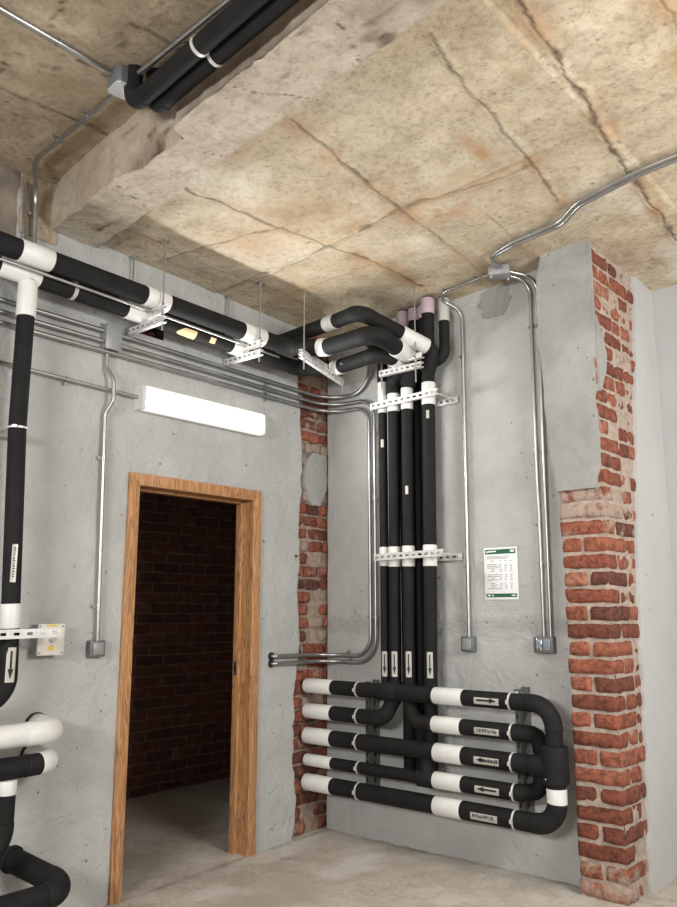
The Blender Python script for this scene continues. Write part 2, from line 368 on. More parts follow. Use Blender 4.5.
def patch_on(p, t, nrm, r, L, Wd, seg=8):
    """a thin sticker wrapped round a pipe: L along the axis, Wd round it"""
    t = t.normalized(); nrm = (nrm-t*nrm.dot(t)).normalized(); b = t.cross(nrm); mb = MB(); vs = []; fs = []
    h = Wd/r/2
    for rr in (r+.0012, r):
        for a in (-L/2, L/2):
            for k in range(seg+1):
                th = -h+2*h*k/seg; vs.append(p+t*a+nrm*rr*math.cos(th)+b*rr*math.sin(th))
    m = seg+1
    for k in range(seg):
        fs.append((k, k+1, m+k+1, m+k)); fs.append((2*m+k+1, 2*m+k, 3*m+k, 3*m+k+1))
        fs.append((k+1, k, 2*m+k, 2*m+k+1)); fs.append((m+k, m+k+1, 3*m+k+1, 3*m+k))
    fs.append((0, m, 3*m, 2*m)); fs.append((m-1, 2*m-1+0, 4*m-1, 3*m-1))
    return mb.add(vs, fs)
def marks_on(p, t, nrm, r, rects, tris=()):
    t = t.normalized(); nrm = (nrm-t*nrm.dot(t)).normalized(); b = t.cross(nrm); mb = MB()
    def pt(a, w_, rr): return p+t*a+nrm*rr*math.cos(w_/r)+b*rr*math.sin(w_/r)
    def poly(pl):
        n = len(pl); top = [pt(a, w_, r+.0022) for a, w_ in pl]; bot = [pt(a, w_, r+.0008) for a, w_ in pl]
        mb.add(top+bot, [tuple(range(n)), tuple(range(2*n-1, n-1, -1))]+[(i, (i+1) % n, n+(i+1) % n, n+i) for i in range(n)])
    for a0, a1, w0, w1 in rects: poly([(a0, w0), (a1, w0), (a1, w1), (a0, w1)])
    for tr in tris: poly(tr)
    return mb
CAMV = V(cam.location)
def sticker(parent, p, t, r, L, Wd, kind='arrow', facing=None, label=None, mat=None):
    """pipe marker: a silver plate with an arrow pointing along t, or small print"""
    p = V(p); t = V(t); nrm = V(facing)
    pl = patch_on(p, t, nrm, r, L, Wd).build('flow_label', mat or PLATE, parent)
    if label: pl['label'] = label
    rects, tris = [], []
    if kind == 'arrow':
        rects = [(-L*.40, L*.15, -Wd*.11, Wd*.11)]; tris = [[(L*.12, -Wd*.30), (L*.42, 0), (L*.12, 0)], [(L*.12, 0), (L*.42, 0), (L*.12, Wd*.30)]]
    elif kind == 'arrow_text':
        tris = [[(L*.18, -Wd*.32), (L*.38, 0), (L*.18, 0)], [(L*.18, 0), (L*.38, 0), (L*.18, Wd*.32)]]
        rnd = random.Random(int(p.x*1000)); a = L*.10
        rects = [(L*.05, L*.2, -Wd*.16, Wd*.16)]
        while a > -L*.44:
            wd = L*rnd.uniform(.035, .06); rects.append((a-wd, a, -Wd*.2, Wd*rnd.uniform(.08, .22))); a -= wd+L*.018
    else:
        rnd = random.Random(int(p.x*777+p.z*99)); a = -L*.42
        while a < L*.40:
            wd = L*rnd.uniform(.03, .055); rects.append((a, a+wd*.45, -Wd*.2, Wd*.2)); rects.append((a, a+wd, rnd.choice((-.2, -.02, .12))*Wd, rnd.choice((-.2, -.02, .12))*Wd+Wd*.09)); a += wd+L*.022
    marks_on(p, t, nrm, r, rects, tris).build('arrow' if kind != 'text' else 'lettering', INK, pl)
    return pl

def pipe(name, label, pts, r, bend=.09, bands=(), group=None, clamps=(), cat='pipe', elbow_parts=True, base=None, mat=FOAM, tip=None, n=20):
    """bands: (kind, p0, p1, material, extra radius); the rest of the run is black insulation, elbows apart"""
    P = Path(pts, bend); root = thing(name, label, cat, V(base or pts[0]), group)
    root_iv = []
    for b in bands:
        nm, p0, p1, mt, ex = b[:5]; s0, s1 = sorted((P.s_of(p0), P.s_of(p1)))
        root_iv.append((s0, s1)); mb = MB(); sweep(mb, P.cut(s0, s1), r+ex, n, roundcap=.004)
        o = mb.build(nm, mt, root, smooth=True)
        if len(b) > 5: o['label'] = b[5]
    if elbow_parts:
        for s0, s1 in P.arcs:
            if any(a-1e-3 <= (s0+s1)/2 <= b+1e-3 for a, b in root_iv): continue
            a0, a1 = s0-.012, s1+.012
            for (b0, b1) in root_iv:
                if b0 < a0 < b1: a0 = b1
                if b0 < a1 < b1: a1 = b0
            mb = MB(); sweep(mb, P.cut(max(0, a0), min(P.L, a1)), r+.0025, n, roundcap=.0015); mb.build('elbow', FOAM2, root, smooth=True); root_iv.append((max(0, a0), min(P.L, a1)))
    iv = sorted(root_iv); cur = 0; free = []
    for a, b in iv:
        if a > cur+.004: free.append((cur, a))
        cur = max(cur, b)
    if cur < P.L-.004: free.append((cur, P.L))
    for a, b in free:
        mb = MB(); sweep(mb, P.cut(max(0, a-.006), min(P.L, b+.006)), r, n); mb.build('insulation', mat, root, smooth=True)
    for c in clamps:
        d = P.s_of(c); p, t = P.at(d), P.tan(d); mb = MB(); ring_band(mb, p, t, r-.001, r+.0045, .009)
        side = t.cross(V((0, 0, 1))) if abs(t.z) < .8 else V((.75, -.66, 0))
        side.normalize()
        for sg in (1, -1):
            mb.obox(p+side*sg*(r+.008), (t, side, t.cross(side)), (.006, .007, .010))
        mb.build('pipe_clamp', ZINC, root, smooth=True)
    root['_r'] = r
    return root, P

def strut_mesh(mb, p0, p1, face, w=.041, d=.024, slot=.026, gap=.024):
    """slotted steel channel: slotted web towards `face`, two lips behind it"""
    p0, p1, face = V(p0), V(p1), V(face); t = (p1-p0); L = t.length; t.normalize(); f = (face-t*face.dot(t)).normalized(); s = t.cross(f)
    th = .003
    def ob(a0, a1, s0, s1, d0, d1):
        c = p0+t*(a0+a1)/2+s*(s0+s1)/2-f*(d0+d1)/2; mb.obox(c, (t, s, f), ((a1-a0)/2, (s1-s0)/2, (d1-d0)/2))
    h = w/2; sl = .0065
    ob(0, L, -h, -sl, 0, th); ob(0, L, sl, h, 0, th)
    a = gap*.5; last = 0
    while a+slot < L-.006:
        ob(last, a, -sl, sl, 0, th); last = a+slot; a += slot+gap
    ob(last, L, -sl, sl, 0, th)
    ob(0, L, -h, -h+th, th, d); ob(0, L, h-th, h, th, d)
    ob(0, L, -h+th, -h+.010, d-th, d); ob(0, L, h-.010, h-th, d-th, d)
    return mb
def rod(mb, p0, p1, r=.005, n=8): return sweep(mb, [p0, p1], r, n)
def nut(mb, p, ax, r=.011, h=.009):
    ax = V(ax).normalized(); return sweep(mb, [V(p)-ax*h/2, V(p)+ax*h/2], r, 6)

def conduit(name, label, pts, r=.0105, bend=.12, clips=(), group=None, wall=None, mat=STEEL, clipdir=None):
    P = Path(pts, bend, 12); root = thing(name, label, 'conduit', V(pts[0]), group)
    mb = MB(); sweep(mb, P.P, r, 14); mb.build('tube', mat, root, smooth=True)
    for c in clips:
        d = P.s_of(c); p, t = P.at(d), P.tan(d); mb = MB(); ring_band(mb, p, t, r-.0005, r+.003, .016, 16)
        wn = V(clipdir) if clipdir is not None else (V((1, 0, 0)) if p.x < .06 else V((0, -1, 0)))
        if p.z > 3.2 and abs(t.z) < .5: wn = V((0, 0, -1))
        sd = t.cross(wn).normalized()
        mb.obox(p+sd*(r+.009)-wn*r*.8, (t, sd, wn), (.008, .010, .002)); mb.obox(p+sd*(r+.011)-wn*(r*.8-.004), (t, sd, wn), (.004, .004, .003))
        mb.build('clip', STEEL, root, smooth=True)
    return root, P

# ------------------------------------------------------------------ SETTING: ceiling, beam
def ceil_z(x, y): return 3.25+.035*x-.04*y
def seg_dist(X, Y, a, b):
    a = np.array(a); b = np.array(b); d = b-a; l2 = d@d
    t = np.clip(((X-a[0])*d[0]+(Y-a[1])*d[1])/l2, 0, 1)
    return np.hypot(X-a[0]-t*d[0], Y-a[1]-t*d[1])
def grid_mesh(name, xs, ys, zfun, mat, wear_shade, flip, ymin=None):
    X, Y = np.meshgrid(xs, ys, indexing='ij'); x = X.ravel(); y = Y.ravel()
    if ymin is not None: y = np.maximum(y, ymin(x))
    z = zfun(x, y)
    nx, ny = len(xs), len(ys); mb = MB(); mb.v = list(map(tuple, np.stack([x, y, z], 1)))
    idx = np.arange(nx*ny).reshape(nx, ny)
    a, b, c, d = idx[:-1, :-1].ravel(), idx[1:, :-1].ravel(), idx[1:, 1:].ravel(), idx[:-1, 1:].ravel()
    q = np.stack([a, d, c, b] if flip else [a, b, c, d], 1); mb.f = list(map(tuple, q.tolist())); mb.m = [0]*len(mb.f)
    o = mb.build(name, mat, None, attr=('wear_shade', wear_shade(x, y)), smooth=False)
    o.data.polygons.foreach_set('use_smooth', [True]*len(o.data.polygons)); return o

SEAMS_AND_SHADE = [  # joints between the shuttering boards and a painted shade line beside the beam: polyline, width, strength
    ([(1.545, -1.95), (1.50, -1.5), (1.455, -1.08), (1.44, -.95)], .020, .9),
    ([(2.25, -1.97), (2.21, -1.73), (2.16, -1.2), (2.10, -.75), (2.09, -.62)], .018, .9),
    ([(2.575, -2.0), (2.53, -1.4), (2.447, -.73), (2.42, -.3), (2.395, .2)], .024, 1.0),
    ([(.80, -2.0), (.84, -1.6), (.93, -1.1), (1.0, -.6), (1.02, -.28)], .020, .85),
    ([(.30, -1.0), (.75, -1.02), (1.10, -1.05), (1.45, -1.08), (1.85, -1.0), (2.10, -.98)], .030, .7),
    ([(1.44, -.95), (1.42, -.6), (1.40, -.3), (1.36, .0)], .016, .6),
    ([(1.75, -.75), (1.72, -.35), (1.70, .0)], .014, .6),
    ([(.10, -1.55), (.30, -1.5), (.60, -1.45), (.90, -1.35)], .022, .7),
    ([(.25, -2.0), (.28, -1.0), (.31, .05)], .010, .5), ([(.12, -2.0), (.14, -1.0), (.16, .05)], .010, .45),
    ([(0, -.75), (.45, -.72), (.95, -.70)], .014, .5),
    ([(2.98, -2.0), (2.9, -1.0), (2.8, .3)], .02, .8),
    ([(-.05, -1.868), (.64, -1.945), (1.17, -2.012), (1.9, -2.09), (2.9, -2.20)], .030, .8),  # brown ceiling edge, with the shadow beside the beam painted into it
    ([(1.86, -.30), (2.2, -.25), (2.7, -.15)], .012, .4),
]
def seam_shade_fields(x, y):
    wob = (fbm(np.stack([x*7, y*7, x*0], 1), 11)-.5)*.05; wob2 = (fbm(np.stack([x*7, y*7, x*0+5], 1), 12)-.5)*.05
    X = x+wob; Y = y+wob2; s = np.zeros_like(x); rid = np.zeros_like(x); halo = np.zeros_like(x)
    var = fbm(np.stack([x*9, y*9, x*0+2], 1), 21)
    for pl, wd, st in SEAMS_AND_SHADE:
        d = np.full_like(x, 9.)
        for a, b in zip(pl, pl[1:]): d = np.minimum(d, seg_dist(X, Y, a, b))
        thin = np.clip(1.5-d/.0075, 0, 1)*(.62+.5*var); k = np.clip(1-d/(wd*(.2+1.5*var)), 0, 1)
        s = np.maximum(s, st*np.maximum(thin, np.clip(k*1.3, 0, 1)*np.clip((var-.48)*5, 0, .9))); rid = np.maximum(rid, st*np.exp(-(d/(wd*.8))**2)); halo = np.maximum(halo, st*np.exp(-(d/.09)**2))
    return s, rid, halo
def ceil_wear_shade(x, y):
    s, rid, halo = seam_shade_fields(x, y)
    st = np.clip((fbm(np.stack([x*2.1, y*1.5, x*0], 1), 31, 5)-.55)*4.5, 0, 1)*.55
    st = np.maximum(st, halo*np.clip((fbm(np.stack([x*4, y*4, x*0], 1), 33)-.38)*2.8, 0, .75))
    for (cx, cy, rx, ry, k) in ((2.02, -1.25, .05, .18, .95), (1.82, -1.08, .12, .20, .6), (2.05, -.78, .14, .05, .6), (1.62, -.88, .22, .12, .75), (1.50, -1.65, .10, .16, .6), (1.95, -.55, .07, .08, .7), (1.1, -1.1, .3, .1, .55), (1.25, -.75, .12, .12, .5)):
        dd = ((x-cx)/rx)**2+((y-cy)/ry)**2; st = np.maximum(st, k*np.exp(-dd)*np.clip((fbm(np.stack([x*14, y*14, x*0], 1), 35)-.2)*2, 0, 1.1))
    wh = np.clip((fbm(np.stack([x*1.7, y*1.7, x*0+9], 1), 41, 5)-.56)*5, 0, .8)
    pits = np.clip((fbm(np.stack([x*34, y*34, x*0+3], 1), 51, 3)-.74)*9, 0, 1)*.7
    board = .22*((x > 1.5) & (x < 2.2) & (y < -1.05))+.30*((x < .85) & (y < -1.0))+.25*((x > 1.45) & (y > -1.0) & (x < 2.1))
    wh = np.clip(np.maximum(wh, board*fbm(np.stack([x*5, y*5, x*0+1], 1), 42)*1.6)+.32*np.clip(rid-.35, 0, 1)*(1-s), 0, .85)
    return np.stack([np.clip(st, 0, 1), np.clip(np.maximum(s, pits), 0, 1), wh], 1)
def ceil_zf(x, y):
    s, rid, halo = seam_shade_fields(x, y)
    z = ceil_z(x, y)+(fbm(np.stack([x*1.6, y*1.6, x*0], 1), 61)-.5)*.03+(fbm(np.stack([x*9, y*9, x*0], 1), 62)-.5)*.008
    # each board sits at a slightly different level
    lev = np.where(x < 1.5, 0, .006)+np.where(x > 2.5, .008, 0)+np.where(y > -1.05, .010, 0)
    return z-rid*.011+s*.012+lev
xs = np.concatenate([np.arange(-.05, 3.1, .0105), [3.3, 3.6, 4.2, 5.2, 6.4]]); ys = np.concatenate([np.arange(-2.3, .80, .0105), [.82]])
struct(grid_mesh('ceiling', xs, ys, ceil_zf, CEIL, ceil_wear_shade, True, lambda x: -1.96-.115*x))

# concrete beam: underside, left and right faces in one mesh
def bl(x): return -2.165-.105*x
def br(x): return -1.880-.115*x
def make_beam():
    mb = MB(); xs = np.arange(-.02, 3.6, .016); xs = np.concatenate([xs, [4.2, 5.2, 6.4]])
    nb, ns = 26, 30; V_, W_ = [], []
    chipx = lambda x: .045*np.clip((x-.70)*6, 0, 1)*np.clip((1.21-x)*60, 0, 1)-.022*np.clip((x-1.21)*60, 0, 1)
    rows = []
    for x in xs:
        pts = []
        e = (n1(x*9, 71)-.5)*.028+(n1(x*26, 72)-.5)*.02; e2 = (n1(x*8, 73)-.5)*.03
        L = bl(x)+chipx(x)+e; R = br(x)+e2; zb = 3.30+.004*x
        for k in range(ns): pts.append((x, bl(x)+(L-bl(x))*(k/ns)**2, 3.60-(3.60-zb-.0)*k/ns))
        for k in range(nb+1): pts.append((x, L+(R-L)*k/nb, zb))
        for k in range(1, 5): pts.append((x, R, zb+.14*k/4))
        rows.append(pts)
    P = np.array(rows); nx, m = P.shape[:2]; Q = P.reshape(-1, 3)
    rough = fbm(Q*8, 81, 4)-.5; big = fbm(Q*2.5, 82, 3)-.5
    Pn = Q.copy(); kk = np.tile(np.arange(m), nx)
    side = kk < ns; bot = (kk >= ns) & (kk <= ns+nb)
    # left face: hollowed and crumbled toward the bottom edge beyond the formed end
    xq = Q[:, 0]; zq = Q[:, 2]
    crumb = np.clip((xq-.62)*5, 0, 1)*np.clip((3.52-zq)/.2, 0, 1)
    cr = crumb*np.clip(fbm(Q*6, 85, 5)-.30, 0, 1)
    fade = np.clip((ns-kk)/4, 0, 1)
    Pn[side, 1] += (rough[side]*.018+big[side]*.015+cr[side]*.07)*fade[side]
    Pn[bot, 2] += rough[bot]*.012+big[bot]*.012
    mb.v = list(map(tuple, Pn)); idx = np.arange(nx*m).reshape(nx, m)
    a, b, c, d = idx[:-1, :-1].ravel(), idx[1:, :-1].ravel(), idx[1:, 1:].ravel(), idx[:-1, 1:].ravel()
    mb.f = list(map(tuple, np.stack([a, b, c, d], 1).tolist()))
    # formed end cap is the wall itself
    mb.m = [0]*len(mb.f)
    st = np.where(side, .28+.45*np.clip(fbm(Q*3, 86)*1.6-.5, 0, 1), np.clip((fbm(Q*2.6, 87, 5)-.52)*3.5, 0, .7))  # left face browned all over, its shade painted in with the stains
    edge = np.clip(1-np.abs(kk-ns)/3, 0, 1)*np.clip((xq-.62)*5, 0, 1)
    sm = np.maximum(cr*2.2*side, np.clip((fbm(Q*np.array([5, 16, 16]), 88, 4)-.66)*6, 0, 1)*.8); sm = np.maximum(sm, edge*.5*fbm(Q*20, 89))
    # thin cracks across the underside
    for x0, sl in ((.22, .5), (.62, -.35), (1.21, .05), (1.75, .6), (2.05, -.3), (2.5, .3)):
        dd = np.abs(xq-x0-sl*(Q[:, 1]+2.1)-(fbm(Q*9, 90)-.5)*.12); sm = np.maximum(sm, bot*np.clip(1-dd/.007, 0, 1)*.9)
    wh = np.clip((fbm(Q*2.2, 91, 4)-.55)*4, 0, .8)*bot
    o = mb.build('beam', BEAMM, None, attr=('wear_shade', np.stack([np.clip(st, 0, 1), np.clip(sm, 0, 1), wh], 1)))
    o.data.polygons.foreach_set('use_smooth', [True]*len(o.data.polygons)); return struct(o)
make_beam()

def oldz(x, y): return 3.555+(fbm(np.stack([x*3, y*3, x*0], 1), 95)-.5)*.03+(fbm(np.stack([x*10, y*10, x*0], 1), 96)-.5)*.008
def oldwear(x, y):
    st = np.clip((fbm(np.stack([x*2.4, y*2.4, x*0], 1), 101, 5)-.45)*3.0, 0, 1)
    wob = (fbm(np.stack([x*6, y*6, x*0], 1), 102)-.5)*.10; s = np.zeros_like(x)
    for a, b, wd in (((.45, -4.5), (.62, -2.2), .02), ((1.30, -4.5), (1.36, -2.2), .022), ((2.05, -4.5), (2.1, -2.2), .018), ((0, -2.75), (1.3, -2.85), .014), ((1.3, -3.1), (3, -3.2), .016), ((.9, -4.5), (.98, -2.3), .010)):
        d = seg_dist(x+wob, y+wob, a, b); s = np.maximum(s, np.clip(1-d/wd, 0, 1))
    s = np.maximum(s*np.clip((fbm(np.stack([x*11, y*11, x*0], 1), 103)-.3)*4, .1, 1), np.clip((fbm(np.stack([x*20, y*20, x*0+4], 1), 104, 4)-.70)*8, 0, 1)*.7)
    wh = np.clip((fbm(np.stack([x*2.8, y*2.8, x*0+7], 1), 105, 5)-.56)*5, 0, .8)
    return np.stack([st, s, wh], 1)
xs = np.concatenate([np.arange(-.05, 2.6, .02), [3, 4, 5.2, 6.4]]); ys = np.concatenate([[-7.0, -5.5, -4.5], np.arange(-3.6, -2.10, .02)])
struct(grid_mesh('ceiling', xs, ys, oldz, OLDCEIL, oldwear, True)).name = 'ceiling_left'

# ------------------------------------------------------------------ SETTING: floor
def floor_z(x, y):
    near = np.clip(1-np.minimum(np.abs(x), np.abs(y))/.5, 0, 1)*(x > 0)
    return (fbm(np.stack([x*2, y*2, x*0], 1), 111)-.5)*.010*np.clip(x*4, 0, 1)+near*(fbm(np.stack([x*11, y*11, x*0], 1), 112)-.45)*.016*np.clip(x*12, 0, 1)+.006+.036*np.clip(y, -2.4, 0)*np.clip((2.2-x)/1.2, 0, 1)
def floor_wear(x, y):
    s = np.clip(1-np.abs(x-.005-(fbm(np.stack([x*5, y*5, x*0], 1), 113)-.5)*.01)/.008, 0, 1)*(y > -1.62)*(y < -.6)*.9
    st = np.clip((fbm(np.stack([x*1.8, y*1.8, x*0], 1), 114, 5)-.48)*3, 0, 1)
    edge = np.clip(1-np.minimum(np.abs(x-.02), np.abs(y+.02))/.05, 0, 1)*(x > 0)*fbm(np.stack([x*18, y*18, x*0], 1), 115)
    wh = np.clip((fbm(np.stack([x*3.4, y*3.4, x*0+3], 1), 116, 5)-.52)*4, 0, 1)
    return np.stack([st, np.maximum(s, edge*.8), wh], 1)
xs = np.concatenate([[-2.2, -1.6, -1.0, -.5], np.arange(-.12, 2.6, .02), [3.2, 4.4, 6.4]]); ys = np.concatenate([[-7, -4.5, -3.2, -2.6], np.arange(-2.4, .85, .02), [1.2, 1.6]])
struct(grid_mesh('floor', xs, ys, floor_z, FLOORM, floor_wear, False))

# ------------------------------------------------------------------ SETTING: walls
def strip_edge(z):   # ragged left edge of the exposed brick in the corner
    k = np.interp(z, [0, .22, .55, .82, 1.2, 1.7, 2.43, 2.9, 3.4], [-.291, -.285, -.317, -.303, -.262, -.278, -.248, -.293, -.29])
    return k+(n1(z*7, 121)-.5)*.05+(n1(z*21, 122)-.5)*.03
def wall_left():
    mb = MB()
    def quad(y0, y1, z0, z1): mb.add([(0, y0, z0), (0, y1, z0), (0, y1, z1), (0, y0, z1)], [(0, 1, 2, 3)])
    DL, DR, DT = -1.60, -.655, 2.08
    quad(-7, DL, -.15, 3.62)
    # recess behind the overhead pipes: an opening broken through the plaster
    ys_ = [DL, -1.585, -1.42, DR]; zs_ = [DT, 2.895, 3.015, 3.62]
    for i in range(3):
        for j in range(3):
            if (i, j) != (1, 1): quad(ys_[i], ys_[i+1], zs_[j], zs_[j+1])
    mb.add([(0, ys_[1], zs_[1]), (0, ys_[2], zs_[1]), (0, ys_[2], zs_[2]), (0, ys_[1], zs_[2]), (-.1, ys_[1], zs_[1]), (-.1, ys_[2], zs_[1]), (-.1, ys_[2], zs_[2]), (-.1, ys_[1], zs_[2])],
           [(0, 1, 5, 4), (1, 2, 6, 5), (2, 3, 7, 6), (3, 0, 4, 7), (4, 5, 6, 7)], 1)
    # right of the door, up to the ragged edge
    zs2 = np.arange(-.08, 3.46, .02); prev = None
    for z in zs2:
        e = strip_edge(z); base = len(mb.v)
        mb.v += [(0, DR, z), (0, e-.02, z), (-.002, e-.006, z), (-.022, e, z)]
        if prev is not None:
            for k in range(3): mb.f.append((prev+k, prev+k+1, base+k+1, base+k)); mb.m.append(0)
        prev = base
    o = mb.build('wall_left', [WALLM, DARK]); return struct(o)
wall_left()
mb = MB()
zs = np.arange(-.06, 3.42, .02)   # wall with the pipe manifold
prev = None
for z in zs:
    e = .002+(n1(z*8, 131)-.5)*.018; base = len(mb.v)
    mb.v += [(e-.02, .02, z), (e, .001, z), (.05, 0, z), (1.80, 0, z)]
    if prev is not None:
        for k in range(3): mb.f.append((prev+k, prev+k+1, base+k+1, base+k)); mb.m.append(0)
    prev = base
struct(mb.build('wall_back', WALLB))

# bricks one by one
def cube_tpl(nx, ny, nz):
    idx = {}; vs = []; fs = []
    def vid(i, j, k):
        if (i, j, k) not in idx: idx[(i, j, k)] = len(vs); vs.append((i/nx-.5, j/ny-.5, k/nz-.5))
        return idx[(i, j, k)]
    for i in range(nx):
        for j in range(ny):
            fs.append((vid(i, j, 0), vid(i, j+1, 0), vid(i+1, j+1, 0), vid(i+1, j, 0))); fs.append((vid(i, j, nz), vid(i+1, j, nz), vid(i+1, j+1, nz), vid(i, j+1, nz)))
    for i in range(nx):
        for k in range(nz):
            fs.append((vid(i, 0, k), vid(i+1, 0, k), vid(i+1, 0, k+1), vid(i, 0, k+1))); fs.append((vid(i, ny, k), vid(i, ny, k+1), vid(i+1, ny, k+1), vid(i+1, ny, k)))
    for j in range(ny):
        for k in range(nz):
            fs.append((vid(0, j, k), vid(0, j, k+1), vid(0, j+1, k+1), vid(0, j+1, k))); fs.append((vid(nx, j, k), vid(nx, j+1, k), vid(nx, j+1, k+1), vid(nx, j, k+1)))
    return np.array(vs), fs
def bricks_into(mb, tints, boxes, seed=0, rough=.004):
    for bi, (lo, hi, tint, smear) in enumerate(boxes):
        lo = np.array(lo); hi = np.array(hi); sz = hi-lo
        nn = [max(2, min(9, int(round(s/.024)))) for s in sz]
        T, F = cube_tpl(*nn)
        P = (lo+hi)/2+T*sz
        onb = (np.abs(np.abs(T)-.5) < 1e-6).sum(1)
        wr = .002+.004*np.clip(fbm(P*22, seed+bi, 2)-.35, 0, 1)*2
        pull = np.where(onb == 2, wr, np.where(onb == 3, wr*1.6, 0))
        P = P-np.sign(T)*pull[:, None]*(np.abs(np.abs(T)-.5) < 1e-6)
        rr_ = np.random.RandomState(seed*7+bi); tl = rr_.uniform(-.022, .022, 3); Cc = (lo+hi)/2; D = P-Cc; P = Cc+D+np.cross(np.tile(tl*np.array([.6, .6, .6]), (len(D), 1)), D)
        nrm = T/np.maximum(np.linalg.norm(T, axis=1, keepdims=True), 1e-6)
        P = P+nrm*((fbm(P*26, seed+5, 3)-.52)*rough*2.4)[:, None]
        mb.add(P, F, 0); tints.append(np.tile([tint, smear, 0], (len(P), 1)))
def rough_sheet(mb, tints, pt, nu, nv, amp, seed, mi=1):
    g = np.array([[pt(i/nu, j/nv) for j in range(nv+1)] for i in range(nu+1)]); nrm = np.cross(g[-1, 0]-g[0, 0], g[0, -1]-g[0, 0]); nrm = nrm/np.linalg.norm(nrm)
    Q = g.reshape(-1, 3); Q = Q+nrm*((fbm(Q*24, seed, 4)-.5)*amp)[:, None]; I = np.arange(len(Q)).reshape(nu+1, nv+1)
    mb.add(Q, [(I[i, j], I[i+1, j], I[i+1, j+1], I[i, j+1]) for i in range(nu) for j in range(nv)], mi); tints.append(np.zeros((len(Q), 3)))

def patch(name, mat, rows, front, back, seed, amp=.008, axis='x', cols=7):
    """a slab of plaster with ragged outline: rows of (z, a0, a1); axis x: lies on x = front, runs along y; axis y: the other way"""
    mb = MB(); F = []; B = []
    for z, a0, a1 in rows:
        for k in range(cols+1):
            a = a0+(a1-a0)*k/cols; edge = k in (0, cols)
            d = (n1(a*14+z*3, seed)-.5)*amp*2+(n1(z*17+a*5, seed+3)-.5)*amp*2
            f = front+(0 if edge else d)
            if z is rows[0][0] or z == rows[0][0]: z = z+(n1(a*22, seed+7)-.5)*.09*(amp > .005)
            F.append((f, a, z) if axis == 'x' else (a, f, z)); B.append((back, a, z) if axis == 'x' else (a, back, z))
    m = cols+1; n = len(rows); mb.v = F+B; o = len(F)
    for i in range(n-1):
        for k in range(cols): mb.f.append((i*m+k, i*m+k+1, (i+1)*m+k+1, (i+1)*m+k))
        for k in (0, cols): mb.f.append((i*m+k, (i+1)*m+k, o+(i+1)*m+k, o+i*m+k))
    for i in (0, n-1):
        for k in range(cols): mb.f.append((i*m+k, i*m+k+1, o+i*m+k+1, o+i*m+k))
    mb.m = [0]*len(mb.f); return mb.build(name, mat, smooth=True)
# unpainted concrete at the top of the wall left of the beam
rows = [(z, -3.4, -2.15) for z in np.arange(3.235, 3.56, .02)]
mbp = patch('trim_9', simple('bare_dark_concrete', lin((120, 110, 98)), .85, 0, .35, 7, .8, 40), [(z, -3.4, -2.345+(n1(z*14, 191)-.5)*.05) for z in np.arange(3.20, 3.57, .02)], .004, -.01, 192, .004, 'x', 20); struct(mbp)
mbp = patch('trim_10', OLDCEIL, [(z, -2.33+(n1(z*14, 193)-.5)*.05, -2.13) for z in np.arange(3.24, 3.57, .02)], .010, -.01, 194, .006, 'x', 8); struct(mbp)
# broken brick deep in the opening behind the overhead pipes
def niche_brick():
    mb = MB(); tints = []
    bricks_into(mb, tints, [((-.098, -1.575, 2.90), (-.035, -1.505, 2.955), .2, .1), ((-.098, -1.50, 2.899), (-.045, -1.425, 2.95), .35, .2), ((-.098, -1.55, 2.965), (-.06, -1.45, 3.01), .1, .1)], 700, .008)
    o = mb.build('trim_7', [BRICKOLD], attr=('tint', np.concatenate(tints))); o.data.polygons.foreach_set('use_smooth', [True]*len(o.data.polygons)); return struct(o)
niche_brick()
# exposed brick at the end of the left wall
def corner_strip():
    mb = MB(); tints = []; rnd = random.Random(5); boxes = []; h = .083; z = .004; row = 0
    while z < 3.3:
        y = -.36 if row % 2 else -.42; first = True
        while y < .02:
            L = rnd.choice((.13, .15, .2)) if row % 2 else rnd.choice((.125, .24))
            dep = rnd.uniform(-.006, .012)
            pale = rnd.random(); sm = .7 if pale > .80 else rnd.uniform(.0, .34)
            if 2.05 < z < 2.42: sm = .9
            if rnd.random() > .06: boxes.append(((-.10, y+.006, z+.006), (-.016+dep, min(y+L-.006, .03), z+h-.007), rnd.uniform(.05, .75), sm))
            y += L
        z += h; row += 1
    bricks_into(mb, tints, boxes, 200, .013)
    rough_sheet(mb, tints, lambda a, b: np.array([-.033, -.40+.44*a, 3.42*b]), 24, 190, .026, 301)
    o = mb.build('trim_1', [BRICKOLD, MORTARD], attr=('tint', np.concatenate(tints)))
    o.data.polygons.foreach_set('use_smooth', [True]*len(o.data.polygons)); return struct(o)
corner_strip()
rows = [(z, -.235+.16*abs((z-2.24)/.20)**2*.55+(n1(z*20, 141)-.5)*.05, -.015-.10*max(0, (2.18-z)/.2)+(n1(z*20, 142)-.5)*.03) for z in np.arange(2.06, 2.43, .02)]
struct(patch('trim_2', GREYPL, rows, .004, -.03, 143, .006))

